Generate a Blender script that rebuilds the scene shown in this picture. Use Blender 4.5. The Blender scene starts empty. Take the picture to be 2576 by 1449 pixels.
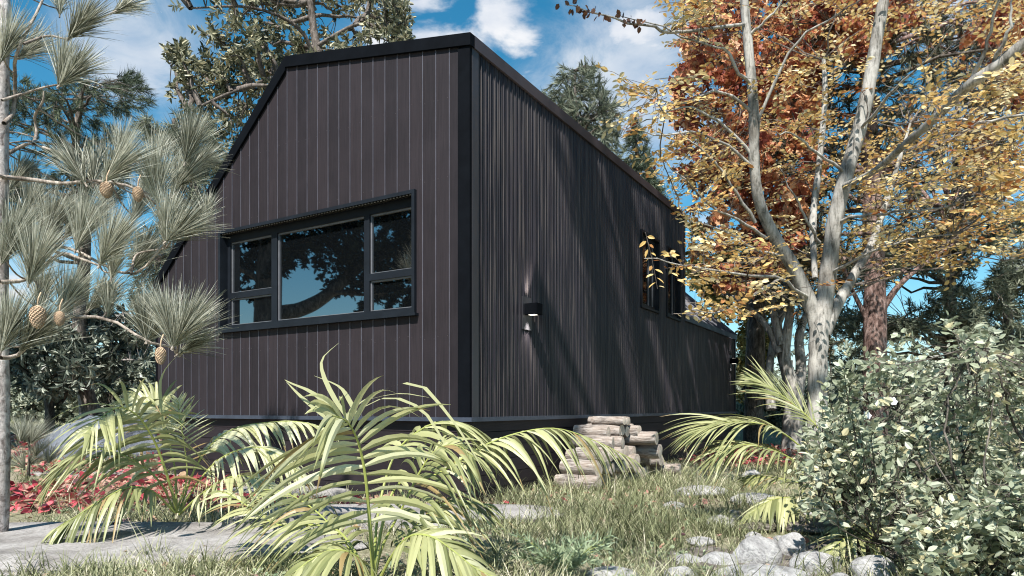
import bpy, bmesh, math, random
import numpy as np
from mathutils import Vector, noise as mnoise

rng = np.random.default_rng(11)
random.seed(11)
C = bpy.context.scene.collection
SC = bpy.context.scene

# ------------------------------------------------------------------ camera
EYE = 0.893                       # eye height above the lawn, metres
FD = 1676.0                       # focal length in 2576-px-wide units
cam_d = bpy.data.cameras.new('camera')
cam = bpy.data.objects.new('camera', cam_d); C.objects.link(cam)
cam.location = (0, 0, EYE); cam.rotation_euler = (math.radians(90), 0, 0)
cam_d.sensor_width = 36; cam_d.lens = 36 * FD / 2576
cam_d.shift_y = 0.1167
cam_d.clip_start = 0.05; cam_d.clip_end = 2000
SC.camera = cam

# ------------------------------------------------------------------ light
SUN_AZ = np.array([-0.278, -0.961]); SUN_AZ /= np.linalg.norm(SUN_AZ)
SUN_EL = math.radians(52)
SUN = np.array([SUN_AZ[0]*math.cos(SUN_EL), SUN_AZ[1]*math.cos(SUN_EL), math.sin(SUN_EL)])
sd = bpy.data.lights.new('sun', 'SUN'); sd.energy = 4.6; sd.angle = math.radians(0.5); sd.color = (1.0, 0.955, 0.89)
so = bpy.data.objects.new('sun', sd); C.objects.link(so)
so.rotation_euler = Vector(SUN).to_track_quat('Z', 'Y').to_euler()
SC.view_settings.view_transform = 'Standard'; SC.view_settings.look = 'None'
SC.view_settings.gamma = 1; SC.view_settings.exposure = 0.9
try: SC.view_settings.use_curve_mapping = False
except Exception: pass
SC.cycles.filter_width = 1.1
SC.cycles.max_bounces = 6; SC.cycles.diffuse_bounces = 3; SC.cycles.glossy_bounces = 3
SC.cycles.transmission_bounces = 3; SC.cycles.transparent_max_bounces = 4
SC.cycles.caustics_reflective = False; SC.cycles.caustics_refractive = False

def dirv(x, y):                    # view direction of a point given in 2576-wide coordinates
    v = np.array([(x-1288)/FD, 1.0, -(y-1025)/FD]); return v/np.linalg.norm(v)

world = bpy.data.worlds.new('World'); SC.world = world; world.use_nodes = True
def build_world():
    nt = world.node_tree; N = nt.nodes; L = nt.links
    for n in list(N): N.remove(n)
    out = N.new('ShaderNodeOutputWorld'); bg = N.new('ShaderNodeBackground')
    bg.inputs['Strength'].default_value = 0.085
    sky = N.new('ShaderNodeTexSky'); sky.sky_type = 'NISHITA'; sky.sun_disc = False
    sky.sun_elevation = SUN_EL
    sky.sun_rotation = math.atan2(SUN_AZ[0], SUN_AZ[1])
    sky.air_density = 1.0; sky.dust_density = 0.4; sky.ozone_density = 2.5
    hs = N.new('ShaderNodeHueSaturation'); hs.inputs['Saturation'].default_value = 1.36
    hs.inputs['Hue'].default_value = 0.478; hs.inputs['Value'].default_value = 1.0
    L.new(sky.outputs[0], hs.inputs['Color'])
    tc = N.new('ShaderNodeTexCoord')
    mp = N.new('ShaderNodeMapping'); mp.inputs['Scale'].default_value = (1, 1, 1.9)
    L.new(tc.outputs['Generated'], mp.inputs['Vector'])
    def nz(scale, detail, rough, dist, off):
        n = N.new('ShaderNodeTexNoise'); n.inputs['Scale'].default_value = scale
        n.inputs['Detail'].default_value = detail; n.inputs['Roughness'].default_value = rough
        n.inputs['Distortion'].default_value = dist
        m = N.new('ShaderNodeMapping'); m.inputs['Location'].default_value = off
        L.new(mp.outputs[0], m.inputs['Vector']); L.new(m.outputs[0], n.inputs['Vector'])
        return n.outputs['Fac']
    def math_(op, a, b=None, clamp=False):
        n = N.new('ShaderNodeMath'); n.operation = op; n.use_clamp = clamp
        for i, v in enumerate((a, b)):
            if v is None: continue
            if isinstance(v, (int, float)): n.inputs[i].default_value = v
            else: L.new(v, n.inputs[i])
        return n.outputs[0]
    def blob(x, y, rad, amp):      # soft region of sky about a direction, rad in 2576-wide units
        d = dirv(x, y); vm = N.new('ShaderNodeVectorMath'); vm.operation = 'DISTANCE'
        L.new(tc.outputs['Generated'], vm.inputs[0]); vm.inputs[1].default_value = d
        mr = N.new('ShaderNodeMapRange'); mr.interpolation_type = 'SMOOTHSTEP'
        r = rad/FD*0.8
        L.new(vm.outputs['Value'], mr.inputs['Value'])
        mr.inputs['From Min'].default_value = r; mr.inputs['From Max'].default_value = 0
        mr.inputs['To Min'].default_value = 0; mr.inputs['To Max'].default_value = amp
        return mr.outputs[0]
    def addall(lst):
        a = lst[0]
        for b in lst[1:]: a = math_('MAXIMUM', a, b)
        return a
    cum = addall([blob(1050, 50, 210, 1), blob(1180, 125, 130, .95), blob(1262, 30, 120, .9),
                  blob(1310, 90, 100, .7), blob(1575, 75, 170, .8), blob(960, 90, 160, .8), blob(1480, 140, 120, .6), blob(2560, 700, 90, .8),
                  blob(50, 720, 120, .6), blob(2350, 40, 160, .7)])
    n1 = nz(9, 7, .58, .3, (3.1, .4, 0))
    c1 = math_('ADD', math_('MULTIPLY', cum, 1.05), math_('MULTIPLY', math_('SUBTRACT', n1, .5), 3.4))
    m1 = N.new('ShaderNodeMapRange'); m1.interpolation_type = 'SMOOTHSTEP'
    L.new(c1, m1.inputs['Value']); m1.inputs['From Min'].default_value = .30; m1.inputs['From Max'].default_value = 1.05
    cir = addall([blob(1560, 240, 620, .75), blob(330, 110, 330, .78), blob(480, 100, 220, .45), blob(1600, 450, 320, .5),
                  blob(900, 100, 320, .4), blob(2450, 400, 500, .5), blob(60, 640, 400, .45), blob(1250, 200, 300, .4)])
    n2 = nz(5.5, 8, .66, 1.0, (0, 5.2, 1.3))
    c2 = math_('MULTIPLY', cir, n2)
    m2 = N.new('ShaderNodeMapRange'); m2.interpolation_type = 'SMOOTHSTEP'
    L.new(c2, m2.inputs['Value']); m2.inputs['From Min'].default_value = .12; m2.inputs['From Max'].default_value = .44
    m2.inputs['To Max'].default_value = .74
    fac = math_('MAXIMUM', m1.outputs[0], m2.outputs[0], True)
    n3 = nz(14, 5, .5, 0, (7, 1, 2))
    cr = N.new('ShaderNodeValToRGB'); L.new(n3, cr.inputs[0])
    cr.color_ramp.elements[0].position = .3; cr.color_ramp.elements[0].color = (3.9, 4.4, 5.2, 1)
    cr.color_ramp.elements[1].position = .65; cr.color_ramp.elements[1].color = (5.9, 6.0, 6.2, 1)
    mx = N.new('ShaderNodeMix'); mx.data_type = 'RGBA'
    L.new(fac, mx.inputs['Factor']); L.new(hs.outputs[0], mx.inputs['A']); L.new(cr.outputs[0], mx.inputs['B'])
    L.new(mx.outputs['Result'], bg.inputs['Color']); L.new(bg.outputs[0], out.inputs[0])
build_world()

# ------------------------------------------------------------------ helpers
def D(x, y, d):                    # measured spot in the photograph (2576-wide) at depth d -> place in the world
    return np.array([(x-1288)/FD*d, d, EYE-(y-1025)/FD*d])
def Dp(pts): return np.array([D(*p) for p in pts])
def unit(v):
    v = np.asarray(v, float); return v/np.maximum(np.linalg.norm(v, axis=-1, keepdims=True), 1e-9)
def sstep(a, b, x):
    t = np.clip((np.asarray(x, float)-a)/(b-a), 0, 1); return t*t*(3-2*t)
HC = np.array([-0.372, 6.0]); UR = np.array([0.517, 0.856]); UL = np.array([-0.856, 0.517])
UR /= np.linalg.norm(UR); UL = np.array([-UR[1], UR[0]])
def ground(x, y):
    x = np.asarray(x, float); y = np.asarray(y, float)
    h = .022*np.sin(1.3*x+.7)*np.sin(1.1*y+.4)+.012*np.sin(3.1*x+2*y)+.008*np.sin(5.3*y-2.2*x)
    h = h + .47*sstep(8.0, 13.5, y)*sstep(-2.2, -4.6, x)
    h = h + .35*sstep(13, 22, y)*sstep(2, 6, x)
    h = h + .5*sstep(20, 60, y)
    return h
def bezier(p0, p1, p2, K):
    t = np.linspace(0, 1, K)[None, :, None]
    return (1-t)**2*p0[:, None]+2*t*(1-t)*p1[:, None]+t*t*p2[:, None]
def smooth(pts, n):                # Catmull-Rom through the points
    p = np.asarray(pts, float); p = np.vstack([2*p[0]-p[1], p, 2*p[-1]-p[-2]])
    out = []; k = len(p)-3
    for u in np.linspace(0, k-1e-6, n):
        i = int(u); t = u-i; a, b, c, d = p[i:i+4]
        out.append(.5*((2*b)+(-a+c)*t+(2*a-5*b+4*c-d)*t*t+(-a+3*b-3*c+d)*t**3))
    return np.array(out)

class MB:
    def __init__(s): s.v = []; s.q = []; s.t = []; s.var = []; s.qm = []; s.tm = []; s.n = 0
    def add(s, V, Q=None, T=None, var=0.5, m=0):
        V = np.asarray(V, float).reshape(-1, 3)
        if Q is not None and len(Q):
            Q = np.asarray(Q, int).reshape(-1, 4); s.q.append(Q+s.n); s.qm.append(np.full(len(Q), m))
        if T is not None and len(T):
            T = np.asarray(T, int).reshape(-1, 3); s.t.append(T+s.n); s.tm.append(np.full(len(T), m))
        s.v.append(V); s.var.append(np.broadcast_to(np.asarray(var, float), (len(V),)) if np.ndim(var) < 1 or len(np.atleast_1d(var)) == 1 else np.asarray(var, float))
        s.n += len(V)
    # batch of tubes: P (B,K,3), R (B,K)
    def tubes(s, P, R, n=5, var=0.5, m=0, cap=True):
        P = np.asarray(P, float); R = np.asarray(R, float)
        if P.ndim == 2: P = P[None]
        R = np.broadcast_to(R, P.shape[:2])
        B, K, _ = P.shape
        T = np.gradient(P, axis=1); T = unit(T)
        ch = unit(P[:, -1]-P[:, 0])
        ref = np.where(np.abs(ch[:, 2:3]) > .75, np.array([[1., .13, 0]]), np.array([[0, .1, 1.]]))
        ref = np.broadcast_to(ref[:, None], T.shape)
        A = unit(ref-(ref*T).sum(-1, keepdims=True)*T); Bn = np.cross(T, A)
        th = np.arange(n)/n*2*math.pi
        V = P[:, :, None]+R[:, :, None, None]*(np.cos(th)[None, None, :, None]*A[:, :, None]+np.sin(th)[None, None, :, None]*Bn[:, :, None])
        V = V.reshape(-1, 3)
        b = np.arange(B)[:, None, None]*K*n; k = np.arange(K-1)[None, :, None]*n; j = np.arange(n)[None, None]
        j2 = (j+1) % n
        Q = np.stack(np.broadcast_arrays(b+k+j, b+k+j2, b+k+n+j2, b+k+n+j), -1).reshape(-1, 4)
        vv = np.repeat(np.broadcast_to(np.asarray(var, float), (B,)), K*n)
        s.add(V, Q, None, vv, m)
    def inst(s, tv, tq, tt, pos, d, nrm, L, W, var=0.5, m=0):
        pos = np.asarray(pos, float).reshape(-1, 3); N = len(pos)
        d = unit(np.broadcast_to(d, (N, 3))); nrm = np.broadcast_to(nrm, (N, 3))
        sd = np.cross(nrm, d); bad = np.linalg.norm(sd, axis=1) < 1e-4
        if bad.any(): sd[bad] = np.cross(np.array([1., .2, .1]), d[bad])
        sd = unit(sd); n2 = np.cross(d, sd)
        tv = np.asarray(tv, float); k = len(tv)
        L = np.broadcast_to(np.asarray(L, float), (N,))[:, None, None]; W = np.broadcast_to(np.asarray(W, float), (N,))[:, None, None]
        V = pos[:, None]+tv[None, :, 0:1]*L*d[:, None]+tv[None, :, 1:2]*W*sd[:, None]+tv[None, :, 2:3]*L*n2[:, None]
        off = (np.arange(N)*k)[:, None, None]
        Q = (np.asarray(tq, int)[None]+off).reshape(-1, 4) if tq is not None else None
        T = (np.asarray(tt, int)[None]+off).reshape(-1, 3) if tt is not None else None
        s.add(V.reshape(-1, 3), Q, T, np.repeat(np.broadcast_to(np.asarray(var, float), (N,)), k), m)
    # curved blades: base (N,3), dir (N,3) unit, side (N,3), L, W, bend vector (N,3) added as t^2
    def blades(s, base, d, side, L, W, bend, K=4, prof=None, fold=0.0, var=0.5, m=0):
        N = len(base); t = np.linspace(0, 1, K+1)
        if prof is None: prof = (1-t**2)*.9+.1
        L = np.broadcast_to(np.asarray(L, float), (N,)); W = np.broadcast_to(np.asarray(W, float), (N,))
        P = base[:, None]+d[:, None]*(L[:, None]*t)[:, :, None]+bend[:, None]*(L[:, None]*t**2)[:, :, None]
        T = unit(np.gradient(P, axis=1))
        sd = unit(side[:, None]-(side[:, None]*T).sum(-1, keepdims=True)*T)
        w = (W[:, None]*np.asarray(prof)[None])[:, :, None]*.5
        vv = np.asarray(var, float); vv = np.broadcast_to(vv[:, None] if vv.ndim == 1 else vv, (N, K+1))
        if fold:
            up = np.cross(T, sd)
            V = np.stack([P-sd*w+up*w*fold, P, P+sd*w+up*w*fold], 2); c = 3
        else:
            V = np.stack([P-sd*w, P+sd*w], 2); c = 2
        V = V.reshape(-1, 3)
        b = (np.arange(N)*(K+1)*c)[:, None, None]; k = (np.arange(K)*c)[None, :, None]; j = np.arange(c-1)[None, None]
        Q = np.stack(np.broadcast_arrays(b+k+j, b+k+j+1, b+k+c+j+1, b+k+c+j), -1).reshape(-1, 4)
        s.add(V, Q, None, np.repeat(vv.ravel(), c), m)
    def box(s, lo, hi, f=lambda p: p, var=0.5, m=0):
        x0, y0, z0 = lo; x1, y1, z1 = hi
        V = np.array([(x, y, z) for x in (x0, x1) for y in (y0, y1) for z in (z0, z1)], float)
        Q = [(0, 1, 3, 2), (4, 6, 7, 5), (0, 4, 5, 1), (2, 3, 7, 6), (0, 2, 6, 4), (1, 5, 7, 3)]
        s.add(np.array([f(p) for p in V]), Q, None, var, m)
    def prism(s, poly, t0, t1, f, var=0.5, m=0):   # convex polygon (s,z), extruded along t
        n = len(poly); V = [f((t, a, b)) for t in (t0, t1) for a, b in poly]
        Q = [(i, (i+1) % n, n+(i+1) % n, n+i) for i in range(n)]
        T = [(0, i+1, i) for i in range(1, n-1)]+[(n, n+i, n+i+1) for i in range(1, n-1)]
        s.add(V, Q, T, var, m)
    def build(s, name, mats, parent=None, origin=None, smooth=False):
        V = np.concatenate(s.v); var = np.concatenate(s.var)
        Q = np.concatenate(s.q) if s.q else np.zeros((0, 4), int); T = np.concatenate(s.t) if s.t else np.zeros((0, 3), int)
        mi = np.concatenate((s.qm or [])+(s.tm or [])) if (s.qm or s.tm) else np.zeros(0, int)
        o3 = np.zeros(3)
        if parent is not None: o3 = ORG[parent.name]
        elif origin is not None: o3 = np.asarray(origin, float)
        me = bpy.data.meshes.new(name)
        me.vertices.add(len(V)); me.vertices.foreach_set('co', (V-o3).astype(np.float32).ravel())
        lp = np.concatenate([Q.ravel(), T.ravel()]).astype(np.int32)
        me.loops.add(len(lp)); me.loops.foreach_set('vertex_index', lp)
        st = np.concatenate([np.arange(len(Q))*4, len(Q)*4+np.arange(len(T))*3]).astype(np.int32)
        me.polygons.add(len(st)); me.polygons.foreach_set('loop_start', st)
        if not isinstance(mats, (list, tuple)): mats = [mats]
        for mm in mats: me.materials.append(mm)
        me.polygons.foreach_set('material_index', mi.astype(np.int32))
        me.update(calc_edges=True)
        me.polygons.foreach_set('use_smooth', np.full(len(st), bool(smooth)))
        at = me.attributes.new('var', 'FLOAT', 'POINT'); at.data.foreach_set('value', var.astype(np.float32))
        o = bpy.data.objects.new(name, me); C.objects.link(o)
        if parent is not None: o.parent = parent; ORG[o.name] = o3
        else: o.location = o3; ORG[o.name] = o3
        return o
ORG = {}
def tag(o, label, cat, group=None, kind=None):
    o['label'] = label; o['category'] = cat
    if group: o['group'] = group
    if kind: o['kind'] = kind
    return o
def thing(name, loc, label, cat, group=None):
    o = bpy.data.objects.new(name, None); C.objects.link(o); o.location = loc; o.empty_display_size = .1
    ORG[o.name] = np.asarray(loc, float); return tag(o, label, cat, group)

# leaf templates: (along, across, up)
OVAL = ([(0, 0, 0), (.3, .46, .05), (.7, .38, .03), (1, 0, -.07), (.7, -.38, .03), (.3, -.46, .05)], [(0, 1, 2, 3), (0, 3, 4, 5)], None)
KITE = ([(0, 0, 0), (.42, .5, .06), (1, 0, 0), (.42, -.5, .06)], None, [(0, 1, 2), (0, 2, 3)])
NEED = ([(0, -.5, 0), (0, .5, 0), (.55, .38, .03), (.55, -.38, .03), (1, 0, 0)], [(0, 1, 2, 3)], [(3, 2, 4)])
MAPLE = ([(0, 0, 0), (.15, .5, .05), (.45, .22, 0), (.62, .48, .06), (1, 0, -.05), (.62, -.48, .06), (.45, -.22, 0), (.15, -.5, .05)], None,
         [(0, 1, 2), (0, 2, 6), (2, 3, 4), (2, 4, 6), (6, 4, 5), (0, 6, 7)])

# ------------------------------------------------------------------ materials
def mat(name, rough=.6, spec=.4, metal=0.0):
    m = bpy.data.materials.new(name); m.use_nodes = True; nt = m.node_tree
    b = nt.nodes['Principled BSDF']; b.inputs['Roughness'].default_value = rough
    b.inputs['Specular IOR Level'].default_value = spec; b.inputs['Metallic'].default_value = metal
    return m, nt, b
def ramp(nt, src, stops):
    r = nt.nodes.new('ShaderNodeValToRGB'); nt.links.new(src, r.inputs[0]); e = r.color_ramp.elements
    e[0].position = stops[0][0]; e[0].color = (*stops[0][1], 1); e[1].position = stops[-1][0]; e[1].color = (*stops[-1][1], 1)
    for p, c in stops[1:-1]: k = e.new(p); k.color = (*c, 1)
    return r.outputs[0]
def nnoise(nt, scale, detail=5, rough=.6, stretch=(1, 1, 1), dist=0.0, coord='Object'):
    tc = nt.nodes.new('ShaderNodeTexCoord'); mp = nt.nodes.new('ShaderNodeMapping'); mp.inputs['Scale'].default_value = stretch
    n = nt.nodes.new('ShaderNodeTexNoise'); n.inputs['Scale'].default_value = scale; n.inputs['Detail'].default_value = detail
    n.inputs['Roughness'].default_value = rough; n.inputs['Distortion'].default_value = dist
    nt.links.new(tc.outputs[coord], mp.inputs['Vector']); nt.links.new(mp.outputs[0], n.inputs['Vector'])
    return n.outputs['Fac']
def bump(nt, b, src, strength, distance=.01):
    n = nt.nodes.new('ShaderNodeBump'); n.inputs['Strength'].default_value = strength; n.inputs['Distance'].default_value = distance
    nt.links.new(src, n.inputs['Height']); nt.links.new(n.outputs[0], b.inputs['Normal'])
def vattr(nt):
    a = nt.nodes.new('ShaderNodeAttribute'); a.attribute_name = 'var'; return a.outputs['Fac']
def mixc(nt, f, a, b, mode='MIX'):
    n = nt.nodes.new('ShaderNodeMix'); n.data_type = 'RGBA'; n.blend_type = mode
    for k, v in (('Factor', f), ('A', a), ('B', b)):
        if isinstance(v, (int, float)): n.inputs[k].default_value = v
        elif isinstance(v, tuple): n.inputs[k].default_value = (*v, 1)
        else: nt.links.new(v, n.inputs[k])
    return n.outputs['Result']
def leafmat(name, stops, trans=.3, rough=.5, spec=.35):
    m, nt, b = mat(name, rough, spec)
    col = ramp(nt, vattr(nt), stops); nt.links.new(col, b.inputs['Base Color'])
    tr = nt.nodes.new('ShaderNodeBsdfTranslucent'); nt.links.new(col, tr.inputs['Color'])
    mx = nt.nodes.new('ShaderNodeMixShader'); mx.inputs[0].default_value = trans
    out = nt.nodes['Material Output']
    nt.links.new(b.outputs[0], mx.inputs[1]); nt.links.new(tr.outputs[0], mx.inputs[2]); nt.links.new(mx.outputs[0], out.inputs[0])
    return m
def barkmat(name, c0, c1, c2, scale=14, st=(1, 1, .22), bs=.7, bd=.02):
    m, nt, b = mat(name, .85, .2)
    n = nnoise(nt, scale, 8, .75, st, .5); n2 = nnoise(nt, scale*.16, 5, .65); n3 = nnoise(nt, scale*2.2, 4, .7, (1, 1, 2.2))
    col = ramp(nt, n, [(.38, c0), (.5, c1), (.62, c2)])
    col = mixc(nt, 1.0, col, ramp(nt, n2, [(.36, (.50, .48, .46)), (.52, (.95, .95, .95)), (.7, (1.15, 1.15, 1.12))]), 'MULTIPLY')
    col = mixc(nt, ramp(nt, n3, [(.30, (.75, .75, .75)), (.42, (0, 0, 0))]), col, c0)
    nt.links.new(col, b.inputs['Base Color']); bump(nt, b, n, bs, bd); return m
def plain(name, c, rough=.5, spec=.4, metal=0, noise_amt=.25, nscale=6, st=(1, 1, 1)):
    m, nt, b = mat(name, rough, spec, metal)
    n = nnoise(nt, nscale, 6, .65, st)
    lo = tuple(v*(1-noise_amt) for v in c); hi = tuple(min(1, v*(1+noise_amt)) for v in c)
    nt.links.new(ramp(nt, n, [(.3, lo), (.7, hi)]), b.inputs['Base Color']); return m

# house
def mk_boards(name, base, dark, along):
    m, nt, b = mat(name, .62, .22)
    st = (1, 1, .04) if along == 'z' else (.06, .06, 1)
    g = nnoise(nt, 55, 6, .7, st, .8); w = nnoise(nt, 2.2, 4, .6)
    c = ramp(nt, g, [(.3, dark), (.72, base)])
    v = ramp(nt, vattr(nt), [(0, (.72, .72, .74)), (1, (1.15, 1.12, 1.1))])
    c = mixc(nt, 1.0, c, v, 'MULTIPLY')
    c = mixc(nt, ramp(nt, w, [(.42, (0, 0, 0)), (.75, (.35, .35, .35))]), c, tuple(x*1.3 for x in base))
    nt.links.new(c, b.inputs['Base Color']); bump(nt, b, g, .25, .004)
    return m
M_board = mk_boards('stained_timber', (.027, .0215, .0255), (.0145, .0115, .014), 'z')
M_plinth = mk_boards('dark_timber', (.030, .023, .027), (.016, .013, .015), 'x')
M_highlight_bead = plain('highlight_bead', (.085, .082, .10), .4, .4)  # paler grey paints the highlight along each board joint
M_nail = plain('nail_head', (.07, .06, .065), .5, .3)
M_black = plain('black_and_shaded_trim', (.004, .005, .007), .7, .04)  # black lamp box; on front trim and fascia the shade is in the colour
M_side = plain('grey_and_lit_trim', (.036, .035, .041), .42, .35, 0, .3, 3, (1, 1, .3))  # lit copy of the trim metal, light put into the colour; also lamp plate
M_eave = plain('lit_eave_trim', (.050, .041, .046), .5, .3, 0, .25, 4)  # lit copy of the front fascia, side light painted as brown-grey
M_sill = plain('blue_grey_flashing', (.042, .052, .075), .45, .4)
M_frame = plain('window_frame_paint', (.009, .012, .017), .5, .2)
M_framelite = plain('glazing_bead', (.13, .135, .15), .4, .5)
M_soffit = plain('soffit', (.035, .032, .025), .6, .2)
M_dark = plain('dark_void', (.006, .006, .007), .8, .1)
def mk_rib():
    m, nt, b = mat('ribbed_steel', .38, .30)
    n = nnoise(nt, 4, 5, .6, (1, 1, .25)); f = nnoise(nt, 60, 2, .5, (1, 1, .02))
    c = ramp(nt, n, [(.35, (.011, .010, .014)), (.7, (.024, .020, .027))])
    c = mixc(nt, ramp(nt, f, [(.50, (0, 0, 0)), (.62, (.9, .9, .9))]), c, (.058, .050, .050))
    nt.links.new(c, b.inputs['Base Color']); return m
M_rib = mk_rib()
M_roof = plain('roof_steel', (.055, .055, .075), .4, .5, 0, .35, 8)
def mk_glass():
    m, nt, b = mat('window_glass', .02, 1.0); b.inputs['Base Color'].default_value = (.004, .005, .006, 1)
    b.inputs['IOR'].default_value = 2.2
    n = nnoise(nt, 1.6, 1, .4); bump(nt, b, n, .03, .02); return m
M_glass = mk_glass()
def emis(name, c, s):
    m, nt, b = mat(name); b.inputs['Emission Color'].default_value = (*c, 1); b.inputs['Emission Strength'].default_value = s; return m
M_lamp = emis('lamp_lens', (1, .93, .8), 1.2)

# nature
M_palm = leafmat('palm_leaf', [(0, (.30, .20, .09)), (.06, (.36, .28, .12)), (.10, (.10, .115, .045)), (.4, (.25, .27, .11)), (.75, (.45, .45, .22)), (1, (.60, .60, .38))], .25, .42, .5)
M_stalk = plain('palm_stalk', (.30, .33, .09), .5, .4)
M_needle = leafmat('long_needle', [(0, (.10, .105, .075)), (.5, (.40, .40, .31)), (1, (.80, .79, .68))], .36, .5, .3)
M_pinebark = barkmat('pale_pine_bark', (.16, .13, .12), (.50, .45, .43), (.68, .63, .61), 22, (1, 1, .6))
M_pinebr = barkmat('pine_branch_bark', (.15, .12, .10), (.40, .34, .29), (.55, .48, .42), 30)
M_cone = plain('pine_cone', (.50, .36, .24), .7, .2, 0, .5, 60)
M_darkneedle = leafmat('dark_needle', [(0, (.020, .030, .022)), (.5, (.07, .095, .06)), (1, (.18, .21, .13))], .15, .6, .25)
M_blueneedle = leafmat('olive_needle', [(0, (.05, .06, .045)), (.5, (.14, .16, .11)), (1, (.30, .32, .23))], .2, .6, .25)
M_olive = leafmat('olive_leaf', [(0, (.04, .045, .025)), (.4, (.16, .165, .095)), (.75, (.36, .35, .24)), (1, (.55, .50, .32))], .25, .45, .4)
M_laurel = leafmat('laurel_leaf', [(0, (.012, .016, .011)), (.4, (.09, .11, .085)), (.75, (.26, .29, .23)), (1, (.46, .49, .41))], .2, .4, .45)
M_hedge = leafmat('hedge_leaf', [(0, (.08, .095, .065)), (.5, (.28, .31, .23)), (1, (.52, .54, .42))], .2, .6, .3)
M_yellow = leafmat('yellow_leaf', [(0, (.26, .07, .02)), (.25, (.46, .22, .08)), (.5, (.66, .43, .15)), (.8, (.80, .61, .27)), (1, (.86, .74, .46))], .35, .5, .3)
M_red = leafmat('red_leaf', [(0, (.18, .04, .03)), (.35, (.42, .14, .08)), (.65, (.58, .27, .12)), (1, (.74, .50, .32))], .3, .55, .3)
M_conif = leafmat('conifer_spray', [(0, (.014, .018, .012)), (.45, (.075, .085, .06)), (.8, (.20, .21, .14)), (1, (.42, .25, .09))], .15, .6, .2)
M_gold = leafmat('gold_green_leaf', [(0, (.06, .05, .015)), (.5, (.28, .23, .07)), (1, (.55, .48, .20))], .25, .6, .2)
M_shrub = leafmat('shrub_leaf', [(0, (.07, .08, .045)), (.4, (.25, .285, .18)), (.7, (.44, .475, .34)), (.92, (.60, .62, .49)), (1, (.62, .56, .34))], .3, .42, .45)
M_brownleaf = leafmat('brown_leaf', [(0, (.06, .025, .018)), (1, (.30, .14, .07))], .2)
M_grass = leafmat('grass_blade', [(0, (.09, .10, .05)), (.35, (.25, .27, .14)), (.7, (.48, .47, .30)), (1, (.74, .68, .53))], .25, .6, .2)
M_weed = leafmat('weed_leaf', [(0, (.12, .17, .10)), (1, (.38, .45, .28))], .25)
M_litter = leafmat('litter_leaf', [(0, (.07, .015, .03)), (.2, (.36, .04, .06)), (.38, (.60, .12, .14)), (.5, (.24, .08, .06)), (.65, (.48, .27, .22)), (.85, (.36, .25, .15)), (1, (.22, .10, .14))], .1, .5, .3)
M_grey = barkmat('smooth_grey_bark', (.13, .125, .11), (.38, .36, .33), (.50, .48, .44), 16, (1, 1, .16), .5, .012)
M_brown = barkmat('brown_bark', (.06, .035, .03), (.23, .15, .13), (.42, .31, .28), 16, (1, 1, .35), 1, .03)
M_dbark = barkmat('dark_bark', (.03, .026, .022), (.11, .095, .08), (.24, .21, .18), 18)
M_twig = barkmat('twig_bark', (.07, .06, .05), (.16, .135, .12), (.28, .24, .21), 30)
def mk_log():
    m, nt, b = mat('log_bark', .9, .15)
    tc = nt.nodes.new('ShaderNodeTexCoord'); vr = nt.nodes.new('ShaderNodeVectorRotate'); vr.rotation_type = 'Z_AXIS'
    vr.inputs['Angle'].default_value = math.atan2(.517, .856); nt.links.new(tc.outputs['Object'], vr.inputs['Vector'])
    mp = nt.nodes.new('ShaderNodeMapping'); mp.inputs['Scale'].default_value = (.16, 1, 1); nt.links.new(vr.outputs[0], mp.inputs['Vector'])
    n = nt.nodes.new('ShaderNodeTexNoise'); n.inputs['Scale'].default_value = 42; n.inputs['Detail'].default_value = 7; n.inputs['Roughness'].default_value = .7; n.inputs['Distortion'].default_value = .5
    nt.links.new(mp.outputs[0], n.inputs['Vector'])
    c = ramp(nt, n.outputs['Fac'], [(.36, (.05, .04, .034)), (.47, (.25, .22, .20)), (.60, (.46, .43, .40))]); w = nnoise(nt, 5, 4, .6)
    c = mixc(nt, ramp(nt, w, [(.4, (0, 0, 0)), (.7, (.7, .7, .7))]), c, (.36, .29, .24)); nt.links.new(c, b.inputs['Base Color']); bump(nt, b, n.outputs['Fac'], 1, .02); return m
M_logbark = mk_log()
def mk_rock(name, c0, c1, c2, sc=5, layered=False):
    m, nt, b = mat(name, .85, .25)
    n = nnoise(nt, sc, 10, .68, (1, 1, 4 if layered else 1), .6); f = nnoise(nt, sc*14, 4, .7)
    c = ramp(nt, n, [(.32, c0), (.5, c1), (.66, c2)])
    c = mixc(nt, ramp(nt, f, [(.35, (.55, .55, .55)), (.5, (0, 0, 0))]), c, c0)
    nt.links.new(c, b.inputs['Base Color'])
    ad = nt.nodes.new('ShaderNodeMath'); ad.operation = 'ADD'; nt.links.new(n, ad.inputs[0])
    mu = nt.nodes.new('ShaderNodeMath'); mu.operation = 'MULTIPLY'; mu.inputs[1].default_value = .25; nt.links.new(f, mu.inputs[0]); nt.links.new(mu.outputs[0], ad.inputs[1])
    bump(nt, b, ad.outputs[0], 1, .05); return m
M_rock = mk_rock('pale_rock', (.16, .155, .155), (.44, .43, .42), (.60, .59, .575))
M_slab = mk_rock('flat_stone', (.17, .155, .145), (.33, .31, .295), (.44, .42, .405), 3)
M_blue = mk_rock('blue_grey_rock', (.06, .068, .085), (.15, .165, .20), (.25, .27, .31), 4)
M_shale = mk_rock('layered_rock', (.05, .042, .035), (.18, .155, .135), (.32, .29, .265), 4, True)
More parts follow.
